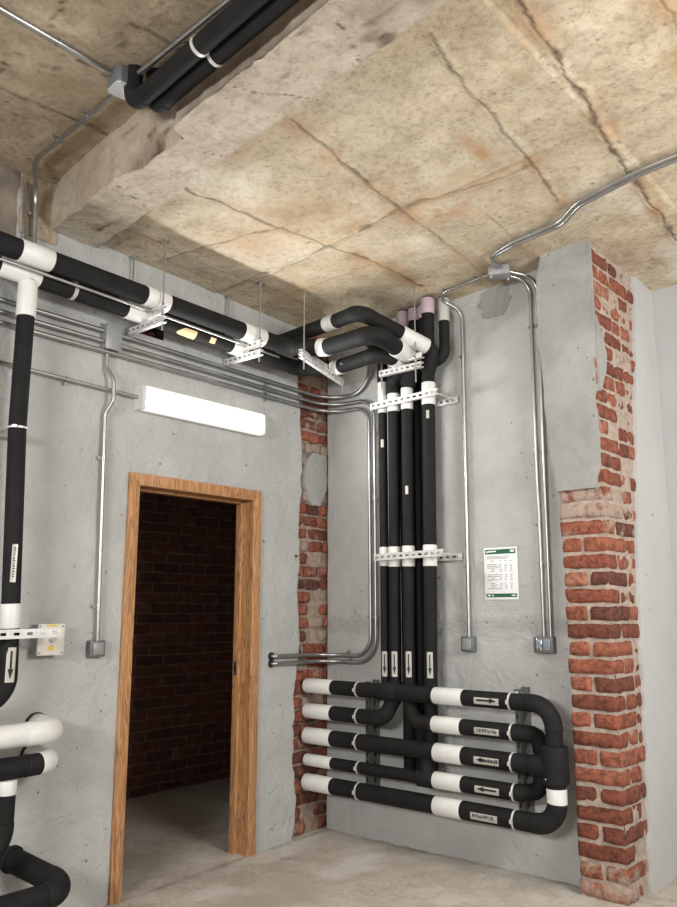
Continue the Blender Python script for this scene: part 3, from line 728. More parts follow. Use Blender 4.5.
# brick pillar at the end of the manifold wall
PX0, PX1, PYF = 1.772, 2.022, -.130
def side_edge(z):   # where the brick of the end face disappears under plaster
    return float(np.interp(z, [0, .62, 1.42, 2.13, 2.8, 3.4], [.125, .168, .205, .30, .40, .465]))+(n1(z*9, 151)-.5)*.04
def pillar():
    mb = MB(); tints = []; rnd = random.Random(11); h = .0872; z = .006; row = 0; boxes = []
    while z < 3.30:
        z1 = z+h-.012; jx = rnd.uniform(-.006, .006)
        sm0 = .55 if 1.72 < z < 2.0 else (.5 if z < .2 else 0)
        def sm():
            return max(sm0*rnd.uniform(.6, 1.1), rnd.uniform(0, .30))
        tb = lambda: rnd.choice((.35, .5, .6, .7, .8, .25))+rnd.uniform(-.1, .1)
        if row % 2 == 0:
            boxes.append(((PX0+jx, PYF, z), (PX1, PYF+.115, z1), tb(), sm()))
            y = PYF+.127
        else:
            mid = (PX0+PX1)/2+rnd.uniform(-.012, .012)
            boxes.append(((PX0+jx, PYF, z), (mid-.006, PYF+.24, z1), tb(), sm())); boxes.append(((mid+.007, PYF, z), (PX1, PYF+.235, z1), tb(), sm()))
            y = PYF+.247
        while y < .60:
            L = rnd.choice((.115, .115, .235)); xo = rnd.uniform(-.012, .004)
            boxes.append(((PX1-.13, y, z), (PX1+xo, y+L, z1), tb(), max(sm(), rnd.uniform(0, .34)))); y += L+.012
        z += h; row += 1
    bricks_into(mb, tints, boxes, 500, .0075)
    g = .009
    rough_sheet(mb, tints, lambda a, b: np.array([PX0+g+(PX1-PX0-2*g)*a, PYF+g, 3.44*b]), 14, 190, .012, 311)
    rough_sheet(mb, tints, lambda a, b: np.array([PX1-g, PYF+g+.74*a, 3.44*b]), 34, 190, .016, 312)
    rough_sheet(mb, tints, lambda a, b: np.array([PX0+g, .05-(.05-PYF-g)*a, 3.44*b]), 8, 170, .010, 313)
    o = mb.build('pillar', [BRICK, MORTAR], attr=('tint', np.concatenate(tints)))
    o.data.polygons.foreach_set('use_smooth', [True]*len(o.data.polygons)); return struct(o)
pillar()
# grey render left on the upper front of the pillar
zb = 1.985
rows = []
for z in np.arange(zb, 3.36, .02):
    x0 = float(np.interp(z, [1.98, 2.2, 2.5, 2.75, 2.86, 2.93, 3.1, 3.2, 3.36], [1.765, 1.735, 1.72, 1.712, 1.690, 1.705, 1.700, 1.705, 1.745]))+(n1(z*12, 161)-.5)*.022
    x1 = 2.026-(.012+.05*max(0, n1(z*9, 162)-.5) if z < 2.75 else 0)-(.03*max(0, (2.1-z)/.1) if z < 2.1 else 0)
    rows.append((z, x0, x1))
struct(patch('trim_3', GREYPL, rows, -.146, -.118, 163, .010, 'y', 14))
struct(patch('trim_6', GREYPL, [(z, a, 1.80) for z, a, b in rows], -.140, .0, 164, .002, 'y', 3))
rows = [(z, 1.365-.12*math.sqrt(max(.02, 1-((z-3.20)/.10)**2))+(n1(z*30, 181)-.5)*.10, 1.365+.11*math.sqrt(max(.02, 1-((z-3.20)/.10)**2))+(n1(z*30, 182)-.5)*.10) for z in np.arange(3.105, 3.30, .012)]
struct(patch('trim_8', GREYPL, rows, -.006, .0, 183, .005, 'y', 10))
# smaller scabs of render lower down and on the end face
rows = [(z, -.125, -.125+.10*math.sin(math.pi*min(1, max(0, (z-2.50)/.42)))+.012+(n1(z*25, 166)-.5)*.02) for z in np.arange(2.50, 2.94, .02)]
struct(patch('trim_5', GREYPL, rows, 2.031, 2.0, 167, .003, 'x', 5))
# plastered wall beyond the pillar, then the next wall of the passage
rows = [(z, side_edge(z), .74) for z in np.arange(0, 3.42, .02)]
struct(patch('wall_right', LIGHTPL, rows, 2.034, 1.99, 171, .002, 'x', 6))
mb = MB(); mb.add([(2.0, .735, 0), (6.4, .735, 0), (6.4, .735, 3.6), (2.0, .735, 3.6)], [(0, 1, 2, 3)])
struct(mb.build('wall_passage', simple('darker_grey_paint', lin((168, 168, 168)), .6, 0, .04, 3, .3, 60)))

# room behind the door
mb = MB(); mb.box((-1.80, -2.75, 0), (-1.70, 1.45, 2.75)); struct(mb.build('wall_inner_back', BACKBRICK))
mb = MB(); mb.box((-1.72, 1.25, 0), (-.10, 1.35, 2.75)); struct(mb.build('wall_inner_right', BACKBRICK))
mb = MB(); mb.box((-1.72, -2.75, 0), (-.10, -2.65, 2.75)); struct(mb.build('wall_inner_left', BACKBRICK))
mb = MB(); mb.box((-1.80, -2.75, 2.70), (-.10, 1.45, 2.78)); struct(mb.build('ceiling_inner', OLDCEIL))

# ------------------------------------------------------------------ door frame
door = bpy.data.objects.new('door_1', None); COL.objects.link(door); door.location = (0, -1.13, 0); struct(door)
yl0, yl1, yr1, yr0, zt0, zt1 = -1.612, -1.547, -.705, -.640, 2.036, 2.102
MB().add([(.0, yl0, -.07), (.022, yl0, -.07), (.022, yl1, -.07), (0, yl1, -.07), (0, yl0, zt1), (.022, yl0, zt1), (.022, yl1, zt0), (0, yl1, zt0)],
         [(0, 1, 2, 3), (4, 5, 6, 7), (0, 1, 5, 4), (1, 2, 6, 5), (2, 3, 7, 6), (3, 0, 4, 7)]).build('side_casing', WOOD, door, bevel=.003)
MB().add([(.0, yr0, -.07), (.022, yr0, -.07), (.022, yr1, -.07), (0, yr1, -.07), (0, yr0, zt1), (.022, yr0, zt1), (.022, yr1, zt0), (0, yr1, zt0)],
         [(0, 1, 2, 3), (4, 5, 6, 7), (0, 1, 5, 4), (1, 2, 6, 5), (2, 3, 7, 6), (3, 0, 4, 7)]).build('side_casing', WOOD, door, bevel=.003)
MB().add([(0, yl0, zt1), (.022, yl0, zt1), (.022, yr0, zt1), (0, yr0, zt1), (0, yl1, zt0), (.022, yl1, zt0), (.022, yr1, zt0), (0, yr1, zt0)],
         [(0, 1, 2, 3), (4, 5, 6, 7), (0, 1, 5, 4), (1, 2, 6, 5), (2, 3, 7, 6), (3, 0, 4, 7)]).build('head_casing', WOOD, door, bevel=.003)
MB().box((-.135, yl1-.03, -.07), (.0, yl1-.008, zt0+.03)).build('jamb', WOOD, door, bevel=.002)
MB().box((-.135, yr1+.008, -.07), (.0, yr1+.03, zt0+.03)).build('jamb', WOOD, door, bevel=.002)
MB().box((-.135, yl1-.008, zt0+.008), (.0, yr1+.008, zt0+.03)).build('head_jamb', WOOD, door, bevel=.002)
MB().box((-.130, yl1-.008, -.07), (-.078, yl1+.008, zt0)).build('door_stop', WOOD, door, bevel=.002)
MB().box((-.130, yr1-.010, -.07), (-.078, yr1+.008, zt0)).build('door_stop', WOOD, door, bevel=.002)
MB().box((-.130, yl1+.008, zt0-.012), (-.078, yr1-.010, zt0+.008)).build('head_stop', WOOD, door, bevel=.002)
sp = MB().box((-.118, yr1-.0125, .985), (-.092, yr1-.0095, 1.065)).build('strike_plate', DZINC, door); MB().box((-.112, yr1-.0135, 1.005), (-.099, yr1-.0122, 1.045)).build('latch_hole', INK, sp)

# ------------------------------------------------------------------ wall lamp
t = thing('wall_lamp', 'lit white batten lamp mounted above the wooden doorway', 'lamp', (.0, -1.13, 2.51))
MB().box((0, -1.590, 2.447), (.030, -.675, 2.583)).build('housing', PLAST, t, bevel=.004)
prof = [(.022, 2.450), (.066, 2.446), (.080, 2.462), (.083, 2.515), (.080, 2.568), (.066, 2.584), (.022, 2.580)]
mb = MB(); mb.add([(x, y, z) for y in (-1.575, -.690) for x, z in prof[2:5]], [(0, 1, 4, 3), (1, 2, 5, 4)]); mb.build('diffuser', LAMP, t)
mb = MB(); mb.add([(x, y, z) for y in (-1.575, -.690) for x, z in prof[:3]+prof[4:]], [(0, 1, 7, 6), (1, 2, 8, 7), (3, 4, 10, 9), (4, 5, 11, 10)]); mb.build('diffuser_edge', LAMP_EDGE, t)
for y0, y1 in ((-1.600, -1.575), (-.690, -.672)):
    mb = MB(); pr = [(0, 2.446)]+[(x*1.0+.001, z) for x, z in prof]+[(0, 2.584)]; k = len(pr)
    vs = [(x, y, z) for y in (y0, y1) for x, z in pr]
    mb.add(vs, [(i, (i+1) % k, k+(i+1) % k, k+i) for i in range(k)]+[tuple(range(k)), tuple(range(2*k-1, k-1, -1))]); mb.build('end_cap', PLAST, t, smooth=True)

# ------------------------------------------------------------------ overhead pipes along the left wall
sl = 'white_sleeve'
def uz(y): return 3.030-.020*(y+2.53)
U, UP = pipe('overhead_pipe', 'upper thick black insulated pipe hung under the ceiling along the left wall', [(.24, -4.2, uz(-4.2)), (.24, -.66, uz(-.66)), (.52, -.60, 2.945), (.965, -.670, 2.918), (.860, -.15, 2.895), (.800, -.15, 2.74)], .052, [.10, .1, .075, .07],
    [(sl, (.24, -2.44, uz(-2.44)), (.24, -2.275, uz(-2.27)), TAPE, .004), (sl, (.24, -1.735, 3.01), (.24, -1.585, 3.01), TAPE, .004), (sl, (.24, -1.04, 3.0), (.24, -.865, 3.0), TAPE, .004),
     (sl, (.475, -.614, 2.95), (.545, -.60, 2.945), TAPE, .004), (sl, (.910, -.42, 2.907), (.882, -.27, 2.90), TAPE, .004)], 'overhead pipes along the left wall')
def lz(y): return 2.962-.022*(y+2.5)
Lp, LP = pipe('overhead_pipe', 'lower black insulated pipe nearer the left wall, with torn cream foam patches', [(.150, -4.2, lz(-4.2)), (.150, -.46, lz(-.46)), (.345, -.335, 2.905), (.860, -.460, 2.878), (.800, -.165, 2.868), (.692, -.15, 2.79), (.691, -.15, 2.71)], .047, [.09, .09, .08, .05, .04],
    [(sl, (.15, -2.49, lz(-2.49)), (.15, -2.285, lz(-2.28)), TAPE, .004), (sl, (.15, -1.785, 2.945), (.15, -1.59, 2.94), TAPE, .004), (sl, (.15, -1.045, 2.93), (.15, -.93, 2.93), TAPE, .004),
     (sl, (.36, -.34, 2.905), (.435, -.368, 2.90), TAPE, .004), (sl, (.836, -.345, 2.875), (.815, -.235, 2.87), TAPE, .004)], 'overhead pipes along the left wall')
# bare foam showing where the jacket of the lower pipe is torn
p = LP.at(LP.s_of((.15, -1.37, lz(-1.37)))); tt = LP.tan(LP.s_of(p))
blob = [(.085*math.cos(a)*(1+.18*math.sin(3*a)), .034*math.sin(a)*(1+.2*math.cos(2*a))) for a in [2*math.pi*k/20 for k in range(20)]]
nb_ = V((.75, -.4, -.75)); nb_ = (nb_-tt*nb_.dot(tt)).normalized(); bb_ = tt.cross(nb_); mb = MB()
def on_(a, w_): return p+tt*a+(nb_*math.cos(w_/.047)+bb_*math.sin(w_/.047))*.0492
vs = [on_(0, 0)]+[on_(a*f, w_*f) for f in (.4, .7, 1) for a, w_ in blob]
mb.add(vs, [(0, 1+k, 1+(k+1) % 20) for k in range(20)]+[(1+20*j+k, 21+20*j+k, 21+20*j+(k+1) % 20, 1+20*j+(k+1) % 20) for j in range(2) for k in range(20)])
mb.build('torn_patch', CREAM, Lp)['label'] = 'cream foam bared by a tear'
p = LP.at(LP.s_of((.15, -1.21, lz(-1.21)))); patch_on(p, tt, V((.8, -.3, -.55)), .0485, .04, .035).build('torn_patch', CREAM, Lp)['label'] = 'small cream foam spot'
p = LP.at(LP.s_of((.15, -1.30, lz(-1.3)))); mb = MB(); ring_band(mb, p, tt, .046, .0505, .06); mb.build('jacket_fold', FOAM2, Lp, smooth=True)
p = LP.at(LP.s_of((.15, -2.10, lz(-2.1)))); mb = MB(); ring_band(mb, p, tt, .046, .0495, .02); mb.build('tape_ring', TAPE_G, Lp, smooth=True)
Mp, MP = pipe('overhead_pipe', 'thin black insulated pipe between the two thick ones along the left wall', [(.085, -4.2, 3.045), (.085, -.62, 3.000)], .030, .1,
    [(sl, (.085, -1.80, 3.015), (.085, -1.60, 3.015), TAPE, .003), (sl, (.085, -1.06, 3.0), (.085, -.96, 3.0), TAPE, .003)], 'overhead pipes along the left wall')
conduit('conduit', 'thin steel rod-like conduit running between the two thick overhead pipes', [(.235, -4.2, 2.985), (.225, -1.66, 2.945), (.215, -.70, 2.925)], .0085, .1, (), None)

# vertical pipe dropping from the lower overhead pipe
yv = -2.335
Vp, VP = pipe('riser_pipe', 'black vertical pipe under a white tee, left of the doorway', [(.15, yv, 2.945), (.155, yv-.002, 2.2), (.155, yv+.047, .962), (.155, -4.2, .94)], .0415, [.5, .12],
    [('tee_sleeve', (.15, yv, 2.925), (.15, yv, 2.745), TAPE, .0045), (sl, (.155, yv, 1.395), (.155, yv, 1.285), TAPE, .003)], None, [(.155, yv, 2.20)], elbow_parts=False)
sticker(Vp, VP.at(VP.s_of((.155, yv+.026, 1.575))), (0, 0, -1), .0415, .17, .024, 'text', (.80, -.25, 0))
sticker(Vp, VP.at(VP.s_of((.155, yv+.044, 1.130))), (0, 0, -1), .0415, .15, .040, 'arrow', (.85, -.22, 0))
t = thing('strut_channel', 'short steel bracket holding the clamp of the tall black pipe, left edge', 'strut', (.03, -2.6, 2.2))
strut_mesh(MB(), (.085, -3.0, 2.185), (.085, -2.26, 2.185), (1, 0, 0), .035, .022).build('channel', ZINC, t)
for yb_ in (-2.29, -2.40):
    mb = MB(); rod(mb, (0, yb_, 2.185), (.10, yb_, 2.185), .005); nut(mb, (.092, yb_, 2.185), (1, 0, 0)); mb.build('bolt', ZINC, t)
t = thing('strut_channel', 'slotted steel strut crossing the tall black pipe in front of the small enclosure', 'strut', (.215, -2.12, 1.262))
strut_mesh(MB(), (.222, -3.2, 1.250), (.222, -2.085, 1.266), (1, 0, 0), .041, .022, .028, .034).build('channel', ZINC, t)
for yb_ in (-2.43, -2.20):
    mb = MB(); rod(mb, (.0, yb_, 1.26), (.20, yb_, 1.26), .005); mb.build('bolt', ZINC, t)
# enclosure behind its end
t = thing('control_box', 'small light grey enclosure with yellow stickers beside the tall black pipe', 'box', (0, -2.05, 1.23))
MB().box((0, -2.115, 1.160), (.066, -1.982, 1.300)).build('body', BOXM, t, bevel=.003)
lid = MB().box((.066, -2.118, 1.157), (.076, -1.979, 1.303)).build('lid', CABIN, t, bevel=.003)
mb = MB()
for yy in (-2.108, -1.990):
    for zz in (1.168, 1.292): sweep(mb, [(.075, yy, zz), (.0785, yy, zz)], .004, 8)
mb.build('screw', DZINC, lid)
mb = MB(); sweep(mb, [(.076, -2.045, 1.232), (.086, -2.045, 1.232), (.094, -2.045, 1.232), (.097, -2.045, 1.232)], .0125, 16); mb.build('knob', CHROME, t, smooth=True)
mb = MB(); sweep(mb, [(.0755, -2.047, 1.190), (.0772, -2.047, 1.190)], .014, 18); mb.build('sticker', YELLOW, t)
MB().box((.0755, -2.075, 1.291), (.0770, -2.020, 1.299)).build('sticker', YELLOW, t)
MB().box((.0755, -2.070, 1.266), (.0775, -2.030, 1.275)).build('vent_slot', DZINC, t)

# ------------------------------------------------------------------ low pipes at the left edge
WP, _ = pipe('low_pipe', 'thick white pipe turning into the left wall below the enclosure', [(.22, -4.2, .812), (.22, -2.075, .832), (-.03, -2.055, .838)], .050, .085,
    [(sl, (.22, -2.23, .83), (-.03, -2.055, .838), TAPE, .003)], 'low pipes at the left edge', mat=TAPE)
mb = MB(); ring_band(mb, V((.010, -2.059, .837)), V((1, 0, 0)), .050, .057, .016); mb.build('wall_collar', FOAM, WP, smooth=True)
BP, BPP = pipe('low_pipe', 'black pipe with white elbow turning into the wall under the white pipe', [(.22, -4.2, .680), (.22, -2.085, .700), (-.03, -2.070, .705)], .047, .085,
    [(sl, (.22, -2.155, .697), (-.03, -2.07, .705), TAPE, .002)], 'low pipes at the left edge')
mb = MB(); ring_band(mb, V((.010, -2.074, .704)), V((1, 0, 0)), .046, .054, .016); mb.build('wall_collar', FOAM, BP, smooth=True)
mb = MB(); ring_band(mb, V((.22, -2.215, .699)), V((0, 1, 0)), .046, .0490, .004); mb.build('seam_ring', INK, BP, smooth=True)
pipe('low_pipe', 'vertical black pipe under a white sleeve at the left edge, bending away left', [(.22, -2.298, .655), (.22, -2.298, .335), (.22, -4.2, .32)], .041, .13,
    [(sl, (.22, -2.298, .652), (.22, -2.298, .592), TAPE, .003)], 'low pipes at the left edge')
BT, BTP = pipe('low_pipe', 'lowest black pipe emerging from the wall and elbowing left near the floor', [(-.03, -2.150, .275), (.345, -2.035, .185), (.350, -4.2, .145)], .052, .085, (), 'low pipes at the left edge')
mb = MB(); ring_band(mb, V((.012, -2.137, .265)), V((1, .29, -.24)), .050, .060, .02); mb.build('wall_collar', FOAM, BT, smooth=True)
mb = MB(); ring_band(mb, BTP.at(BTP.s_of((.345, -2.16, .185))), V((0, 1, .01)), .051, .0555, .004); mb.build('seam_ring', INK, BT, smooth=True)
pipe('low_pipe', 'black pipe end behind the lowest elbow pipe, against the wall', [(.095, -4.2, .16), (.095, -2.36, .165), (-.03, -2.33, .165)], .045, .06, (), 'low pipes at the left edge')

# ------------------------------------------------------------------ conduits on the left wall and the corner
gl = 'steel conduits along the left wall'
A = .032
conduit('conduit', 'topmost of three parallel steel conduits, sweeping round the corner and up to the ceiling', [(A, -4.2, 2.860), (A, -1.77, 2.838), (A, -A, 2.812), (.400, -A, 2.800), (.400, -A, 3.258)], .0125, [3, .17, .16], [(A, -2.9, 2.85), (A, -.62, 2.82)], gl)
conduit('conduit', 'middle of three parallel steel conduits, turning the corner, down and back into the wall', [(A, -4.2, 2.795), (A, -1.77, 2.780), (A, -A, 2.762), (.442, -A, 2.745), (.440, -A, 1.046), (A, -A-.005, 1.046), (A, -.47, 1.048), (A, -.515, 1.048), (-.02, -.520, 1.048)], .0125, [3, .17, .13, .16, .15, .05, .02], [(A, -2.9, 2.79), (A, -.62, 2.77), (.442, -A, 2.52), (.440, -A, 2.08), (.440, -A, 1.33), (.22, -A, 1.046)], gl)
conduit('conduit', 'lowest of three parallel steel conduits, turning the corner, down and back into the wall', [(A, -4.2, 2.735), (A, -1.77, 2.727), (A, -A, 2.714), (.398, -A, 2.700), (.398, -A, 1.086), (A, -A-.005, 1.086), (A, -.47, 1.092), (A, -.515, 1.092), (-.02, -.520, 1.092)], .0125, [3, .17, .12, .13, .15, .05, .02], [(A, -2.9, 2.73), (A, -.62, 2.72), (.398, -A, 2.52), (.398, -A, 2.08), (.398, -A, 1.33), (.20, -A, 1.086)], gl)
t = thing('wall_sleeve', 'dark hole sleeve where two conduits enter the plaster beside the brick strip', 'sleeve', (0, -.52, 1.07))
mb = MB(); ring_band(mb, V((.004, -.520, 1.092)), V((1, 0, 0)), .012, .024, .010); ring_band(mb, V((.004, -.520, 1.048)), V((1, 0, 0)), .012, .024, .010); mb.build('gasket', INK, t)
conduit('conduit', 'single steel conduit running along the wall to the lit batten lamp', [(.030, -4.2, 2.572), (.030, -1.60, 2.517)], .0105, .1, [(.03, -2.03, 2.526), (.03, -2.75, 2.54)], gl)
t = thing('junction_box', 'grey square junction box on the three conduits above the doorway', 'junction box', (0, -1.78, 2.81))
MB().box((.0, -1.828, 2.742), (.052, -1.738, 2.880)).build('body', BOXM, t, bevel=.004); MB().box((.052, -1.832, 2.738), (.060, -1.734, 2.884)).build('cover', BOXM, t, bevel=.003)
conduit('conduit', 'vertical steel conduit with an offset kink from junction box down to grey switch', [(.026, -1.800, 2.745), (.026, -1.800, 2.64), (.062, -1.775, 2.575), (.062, -1.770, 2.46), (.028, -1.795, 2.385), (.028, -1.766, 1.21)], .0105, [.05, .06, .06, .05], [(.028, -1.79, 2.15), (.028, -1.77, 1.39)], gl, clipdir=(1, 0, 0))
def switch(label, loc, sx, sz, axis, windows=0):
    x, y, z = loc; t = thing('switch_box', label, 'switch', loc)
    def bx(a0, a1, d0, d1, z0, z1):
        mb = MB()
        return mb.box((d0, y+a0, z+z0), (d1, y+a1, z+z1)) if axis == 'x' else mb.box((x+a0, -d1, z+z0), (x+a1, -d0, z+z1))
    bx(-sx/2, sx/2, 0, .040, -sz/2, sz/2).build('body', BOXD, t, bevel=.006)
    if not windows: bx(-sx*.36, sx*.36, .040, .048, -sz*.36, sz*.36).build('rocker', BOXM, t, bevel=.004)
    else:
        for a in (-1, 1):
            c = a*sx*.20; f = bx(c-sx*.17, c+sx*.17, .040, .046, -sz*.34, sz*.34).build('module', CHROME if a < 0 else BOXM, t, bevel=.003)
            (MB().box((x+c-sx*.10, -.0475, z-sz*.2), (x+c+sx*.10, -.0455, z+sz*.2))).build('window', simple('blue_grey_plastic', lin((120, 146, 160)), .25), f)
    return t
switch('grey surface switch left of the doorway at the end of its conduit', (0, -1.768, 1.178), .088, .082, 'x')
switch('square grey switch below the single conduit, left of the paper notice', (1.112, 0, 1.178), .086, .086, 'y')
switch('twin grey socket box below the double conduit, right of the paper notice', (1.590, 0, 1.186), .118, .088, 'y', 2)

# ------------------------------------------------------------------ conduits on the back wall and ceiling
def cz(x, y, d=.022): return ceil_z(x, y)-d
gr = 'steel conduits on the back wall'
conduit('conduit', 'single steel conduit looping off the ceiling box and down to the square switch', [(1.47, -.205, cz(1.47, -.205)), (1.03, -.175, cz(1.03, -.175)), (1.138, -.030, 3.185), (1.120, -.026, 1.20)], .0105, [.06, .09], [(1.35, -.197, 3.28), (1.12, -.18, 3.27), (1.135, -.03, 2.9), (1.127, -.03, 2.1), (1.124, -.03, 1.62)], gr)
conduit('conduit', 'left of the twin steel conduits dropping from the ceiling box to the twin socket', [(1.50, -.16, cz(1.5, -.16)), (1.607, -.030, 3.255), (1.592, -.026, 1.21)], .0105, [.11], [(1.60, -.03, 2.98), (1.60, -.03, 2.25), (1.60, -.03, 1.62)], gr)
conduit('conduit', 'right of the twin steel conduits dropping from the ceiling box to the twin socket', [(1.535, -.185, cz(1.535, -.185)), (1.655, -.030, 3.262), (1.632, -.026, 1.21)], .0105, [.11], [(1.645, -.03, 2.98), (1.645, -.03, 2.25), (1.637, -.03, 1.62)], gr)
gc = 'twin conduits across the ceiling'
for k, (off, lab) in enumerate(((0, 'front one of twin steel conduits snaking across the ceiling to the box near the pillar'), (.034, 'rear one of twin steel conduits snaking across the ceiling to the box near the pillar'))):
    pts = [(5.6, -.78+off), (2.50, -.668+off), (2.17, -.60+off), (2.02, -.485+off*1.1), (1.72, -.455+off), (1.565-off*.35, -.395+off*.6), (1.505+off, -.20)]
    conduit('conduit', lab, [(x, y, cz(x, y, .024)) for x, y in pts], .0105, [.5, .2, .16, .3, .06], [(2.47, -.668+off, cz(2.47, -.66)), (1.85, -.47+off, cz(1.85, -.47)), (2.9, -.68+off, cz(2.9, -.68))], gc)
t = thing('junction_box', 'grey junction box under the ceiling where conduits meet near the pillar', 'junction box', (1.51, -.2, cz(1.51, -.2)))
c = V((1.510, -.205, cz(1.51, -.205, .028))); rot = Matrix.Rotation(math.radians(24), 3, 'Z'); ax = (rot @ V((1, 0, 0)), rot @ V((0, 1, 0)), V((0, 0, 1)))
MB().obox(c, ax, (.060, .045, .026)).build('body', BOXM, t, bevel=.005); MB().obox(c-V((0, 0, .028)), ax, (.062, .047, .004)).build('cover', BOXM, t, bevel=.003)
mb = MB(); [sweep(mb, [c+ax[0]*a+ax[1]*b-V((0, 0, .03)), c+ax[0]*a+ax[1]*b-V((0, 0, .045))], .004, 8) for a, b in ((-.045, -.03), (.045, .03))]; mb.build('screw', ZINC, t)
# damaged hole in the plaster next to it
# upper left ceiling
H = 3.528
conduit('conduit', 'steel conduit across the upper left ceiling, coming toward the camera', [(1.10, -4.6, H), (1.055, -2.49, H)], .013, .1, [(1.075, -3.1, H), (1.062, -2.75, H)], 'steel conduits on the upper left ceiling')
conduit('conduit', 'steel conduit beside the black ceiling pipes, running from the round-cornered box to the upper right', [(1.12, -2.435, H), (3.4, -2.55, H)], .013, .1, [(1.42, -2.46, H), (1.9, -2.48, H)], 'steel conduits on the upper left ceiling')
conduit('conduit', 'steel conduit running from the ceiling box along the beam and bending down the wall', [(1.00, -2.425, H), (.20, -2.375, H), (.045, -2.275, 3.44), (.045, -2.262, 2.98)], .0125, [.16, .10], [(.72, -2.405, H), (.45, -2.39, H), (.045, -2.265, 3.34)], 'steel conduits on the upper left ceiling')
conduit('conduit', 'thin dark conduit on the wall left of the bent one, below the beam end', [(.030, -2.318, 3.50), (.030, -2.300, 2.98)], .007, .1, (), 'steel conduits on the upper left ceiling', mat=DZINC)
t = thing('junction_box', 'grey ceiling junction box with pale cover where three conduits meet, top left', 'junction box', (1.07, -2.46, 3.51))
c = V((1.065, -2.458, 3.505)); rot = Matrix.Rotation(math.radians(-6), 3, 'Z'); ax = (rot @ V((1, 0, 0)), rot @ V((0, 1, 0)), V((0, 0, 1)))
mb = MB(); sh = [(-.054, -.036), (-.038, -.050), (.038, -.050), (.054, -.036), (.054, .036), (.038, .050), (-.038, .050), (-.054, .036)]
def prism(mb, c, ax, sh, z0, z1):
    k = len(sh); vs = [c+ax[0]*a+ax[1]*b+ax[2]*z for z in (z0, z1) for a, b in sh]
    return mb.add(vs, [(i, (i+1) % k, k+(i+1) % k, k+i) for i in range(k)]+[tuple(range(k-1, -1, -1)), tuple(range(k, 2*k))])
prism(mb, c, ax, sh, -.028, .045).build('body', BOXD, t, bevel=.003)
prism(MB(), c, ax, [(a*.98, b*.98) for a, b in sh], -.036, -.028).build('cover', simple('pale_cover', lin((196, 198, 198)), .35, .2), t, bevel=.002)
def bp(x, o): return bl(x)-o
for o_, lab, en in ((.155, 'outer of two black insulated pipes under the upper left ceiling beside the beam', 1.11), (.078, 'inner of two black insulated pipes under the upper left ceiling, close to the beam', 1.155)):
    r_, P_ = pipe('ceiling_pipe', lab, [(en, bp(en, o_), 3.60), (en, bp(en, o_), 3.395), (3.6, bp(3.6, o_), 3.395)], .0365, .075, (), 'black pipes beside the beam', base=(en, bp(en, o_), 3.395))
    p = P_.at(P_.s_of((1.60, bp(1.6, o_), 3.395))); mb = MB(); ring_band(mb, p, V((1, -.105, 0)), .036, .0405, .014); mb.build('pipe_clamp', ZINC, r_, smooth=True)
    p = P_.at(P_.s_of((2.6, bp(2.6, o_), 3.395))); mb = MB(); ring_band(mb, p, V((1, -.105, 0)), .036, .0405, .014); mb.build('pipe_clamp', ZINC, r_, smooth=True)

# ------------------------------------------------------------------ hangers of the overhead pipes
def trapeze(label, y, top, low, lo2):
    t = thing('trapeze_hanger', label, 'hanger', (.17, y, ceil_z(.17, y)), 'trapeze hangers of the overhead pipes')
    for x in (.318, .030):
        mb = MB(); zb_ = low-.055 if x > .1 else low-.05
        rod(mb, (x, y, zb_), (x, y, ceil_z(x, y)+.01), .0048)
        for zz in (low-.010, low+.030, top-.01, top+.03): nut(mb, (x, y, zz), (0, 0, 1), .010, .008)
        sweep(mb, [(x, y, ceil_z(x, y)-.006), (x, y, ceil_z(x, y)+.01)], .016, 12)
        mb.build('threaded_rod', STEEL, t)
    strut_mesh(MB(), (.10, y-.012, top), (.335, y-.012, top), (0, -1, .0), .036, .026, .022, .020).build('upper_channel', ZINC, t)
    strut_mesh(MB(), (.012, y-.012, low), (.338, y-.012, low), (0, -1, .0), .036, .026, .022, .020).build('lower_channel', ZINC, t)
    return t
trapeze('steel trapeze hanger above the junction box carrying the overhead pipes', -1.665, 2.936, 2.876, 0)
trapeze('steel trapeze hanger above the lamp carrying the overhead pipes near the corner', -.962, 2.926, 2.866, 0)
def trapeze2(label, p0, p1, q0, q1, rods, face):
    t = thing('trapeze_hanger', label, 'hanger', V(p0), 'trapeze hangers of the overhead pipes')
    for (x, y, z0, z1) in rods:
        mb = MB(); rod(mb, (x, y, z0), (x, y, z1), .0048)
        for zz in (p0[2]-.024, p0[2]+.024): nut(mb, (x, y, zz), (0, 0, 1), .010, .008)
        mb.build('threaded_rod', STEEL, t)
    strut_mesh(MB(), p0, p1, face, .036, .026, .022, .018).build('lower_channel', ZINC, t)
    if q0: strut_mesh(MB(), q0, q1, face, .036, .026, .022, .018).build('upper_channel', ZINC, t)
    return t
trapeze2('steel trapeze hanger in the corner under the first pipe bends', (.455, -.735, 2.880), (.335, -.215, 2.840), (.440, -.725, 2.905), (.375, -.42, 2.890),
         [(.437, -.705, 2.80, ceil_z(.44, -.7)), (.350, -.250, 2.76, ceil_z(.35, -.25)), (.56, -.50, 2.95, ceil_z(.56, -.5))], (.95, -.25, .0))
trapeze2('steel trapeze hanger with two slotted channels in front of the vertical pipes', (.690, -.295, 2.812), (1.010, -.295, 2.812), (.865, -.30, 2.868), (1.02, -.30, 2.868),
         [(.985, -.315, 2.70, ceil_z(.985, -.315)), (.700, -.280, 2.72, ceil_z(.70, -.28))], (0, -1, .0))

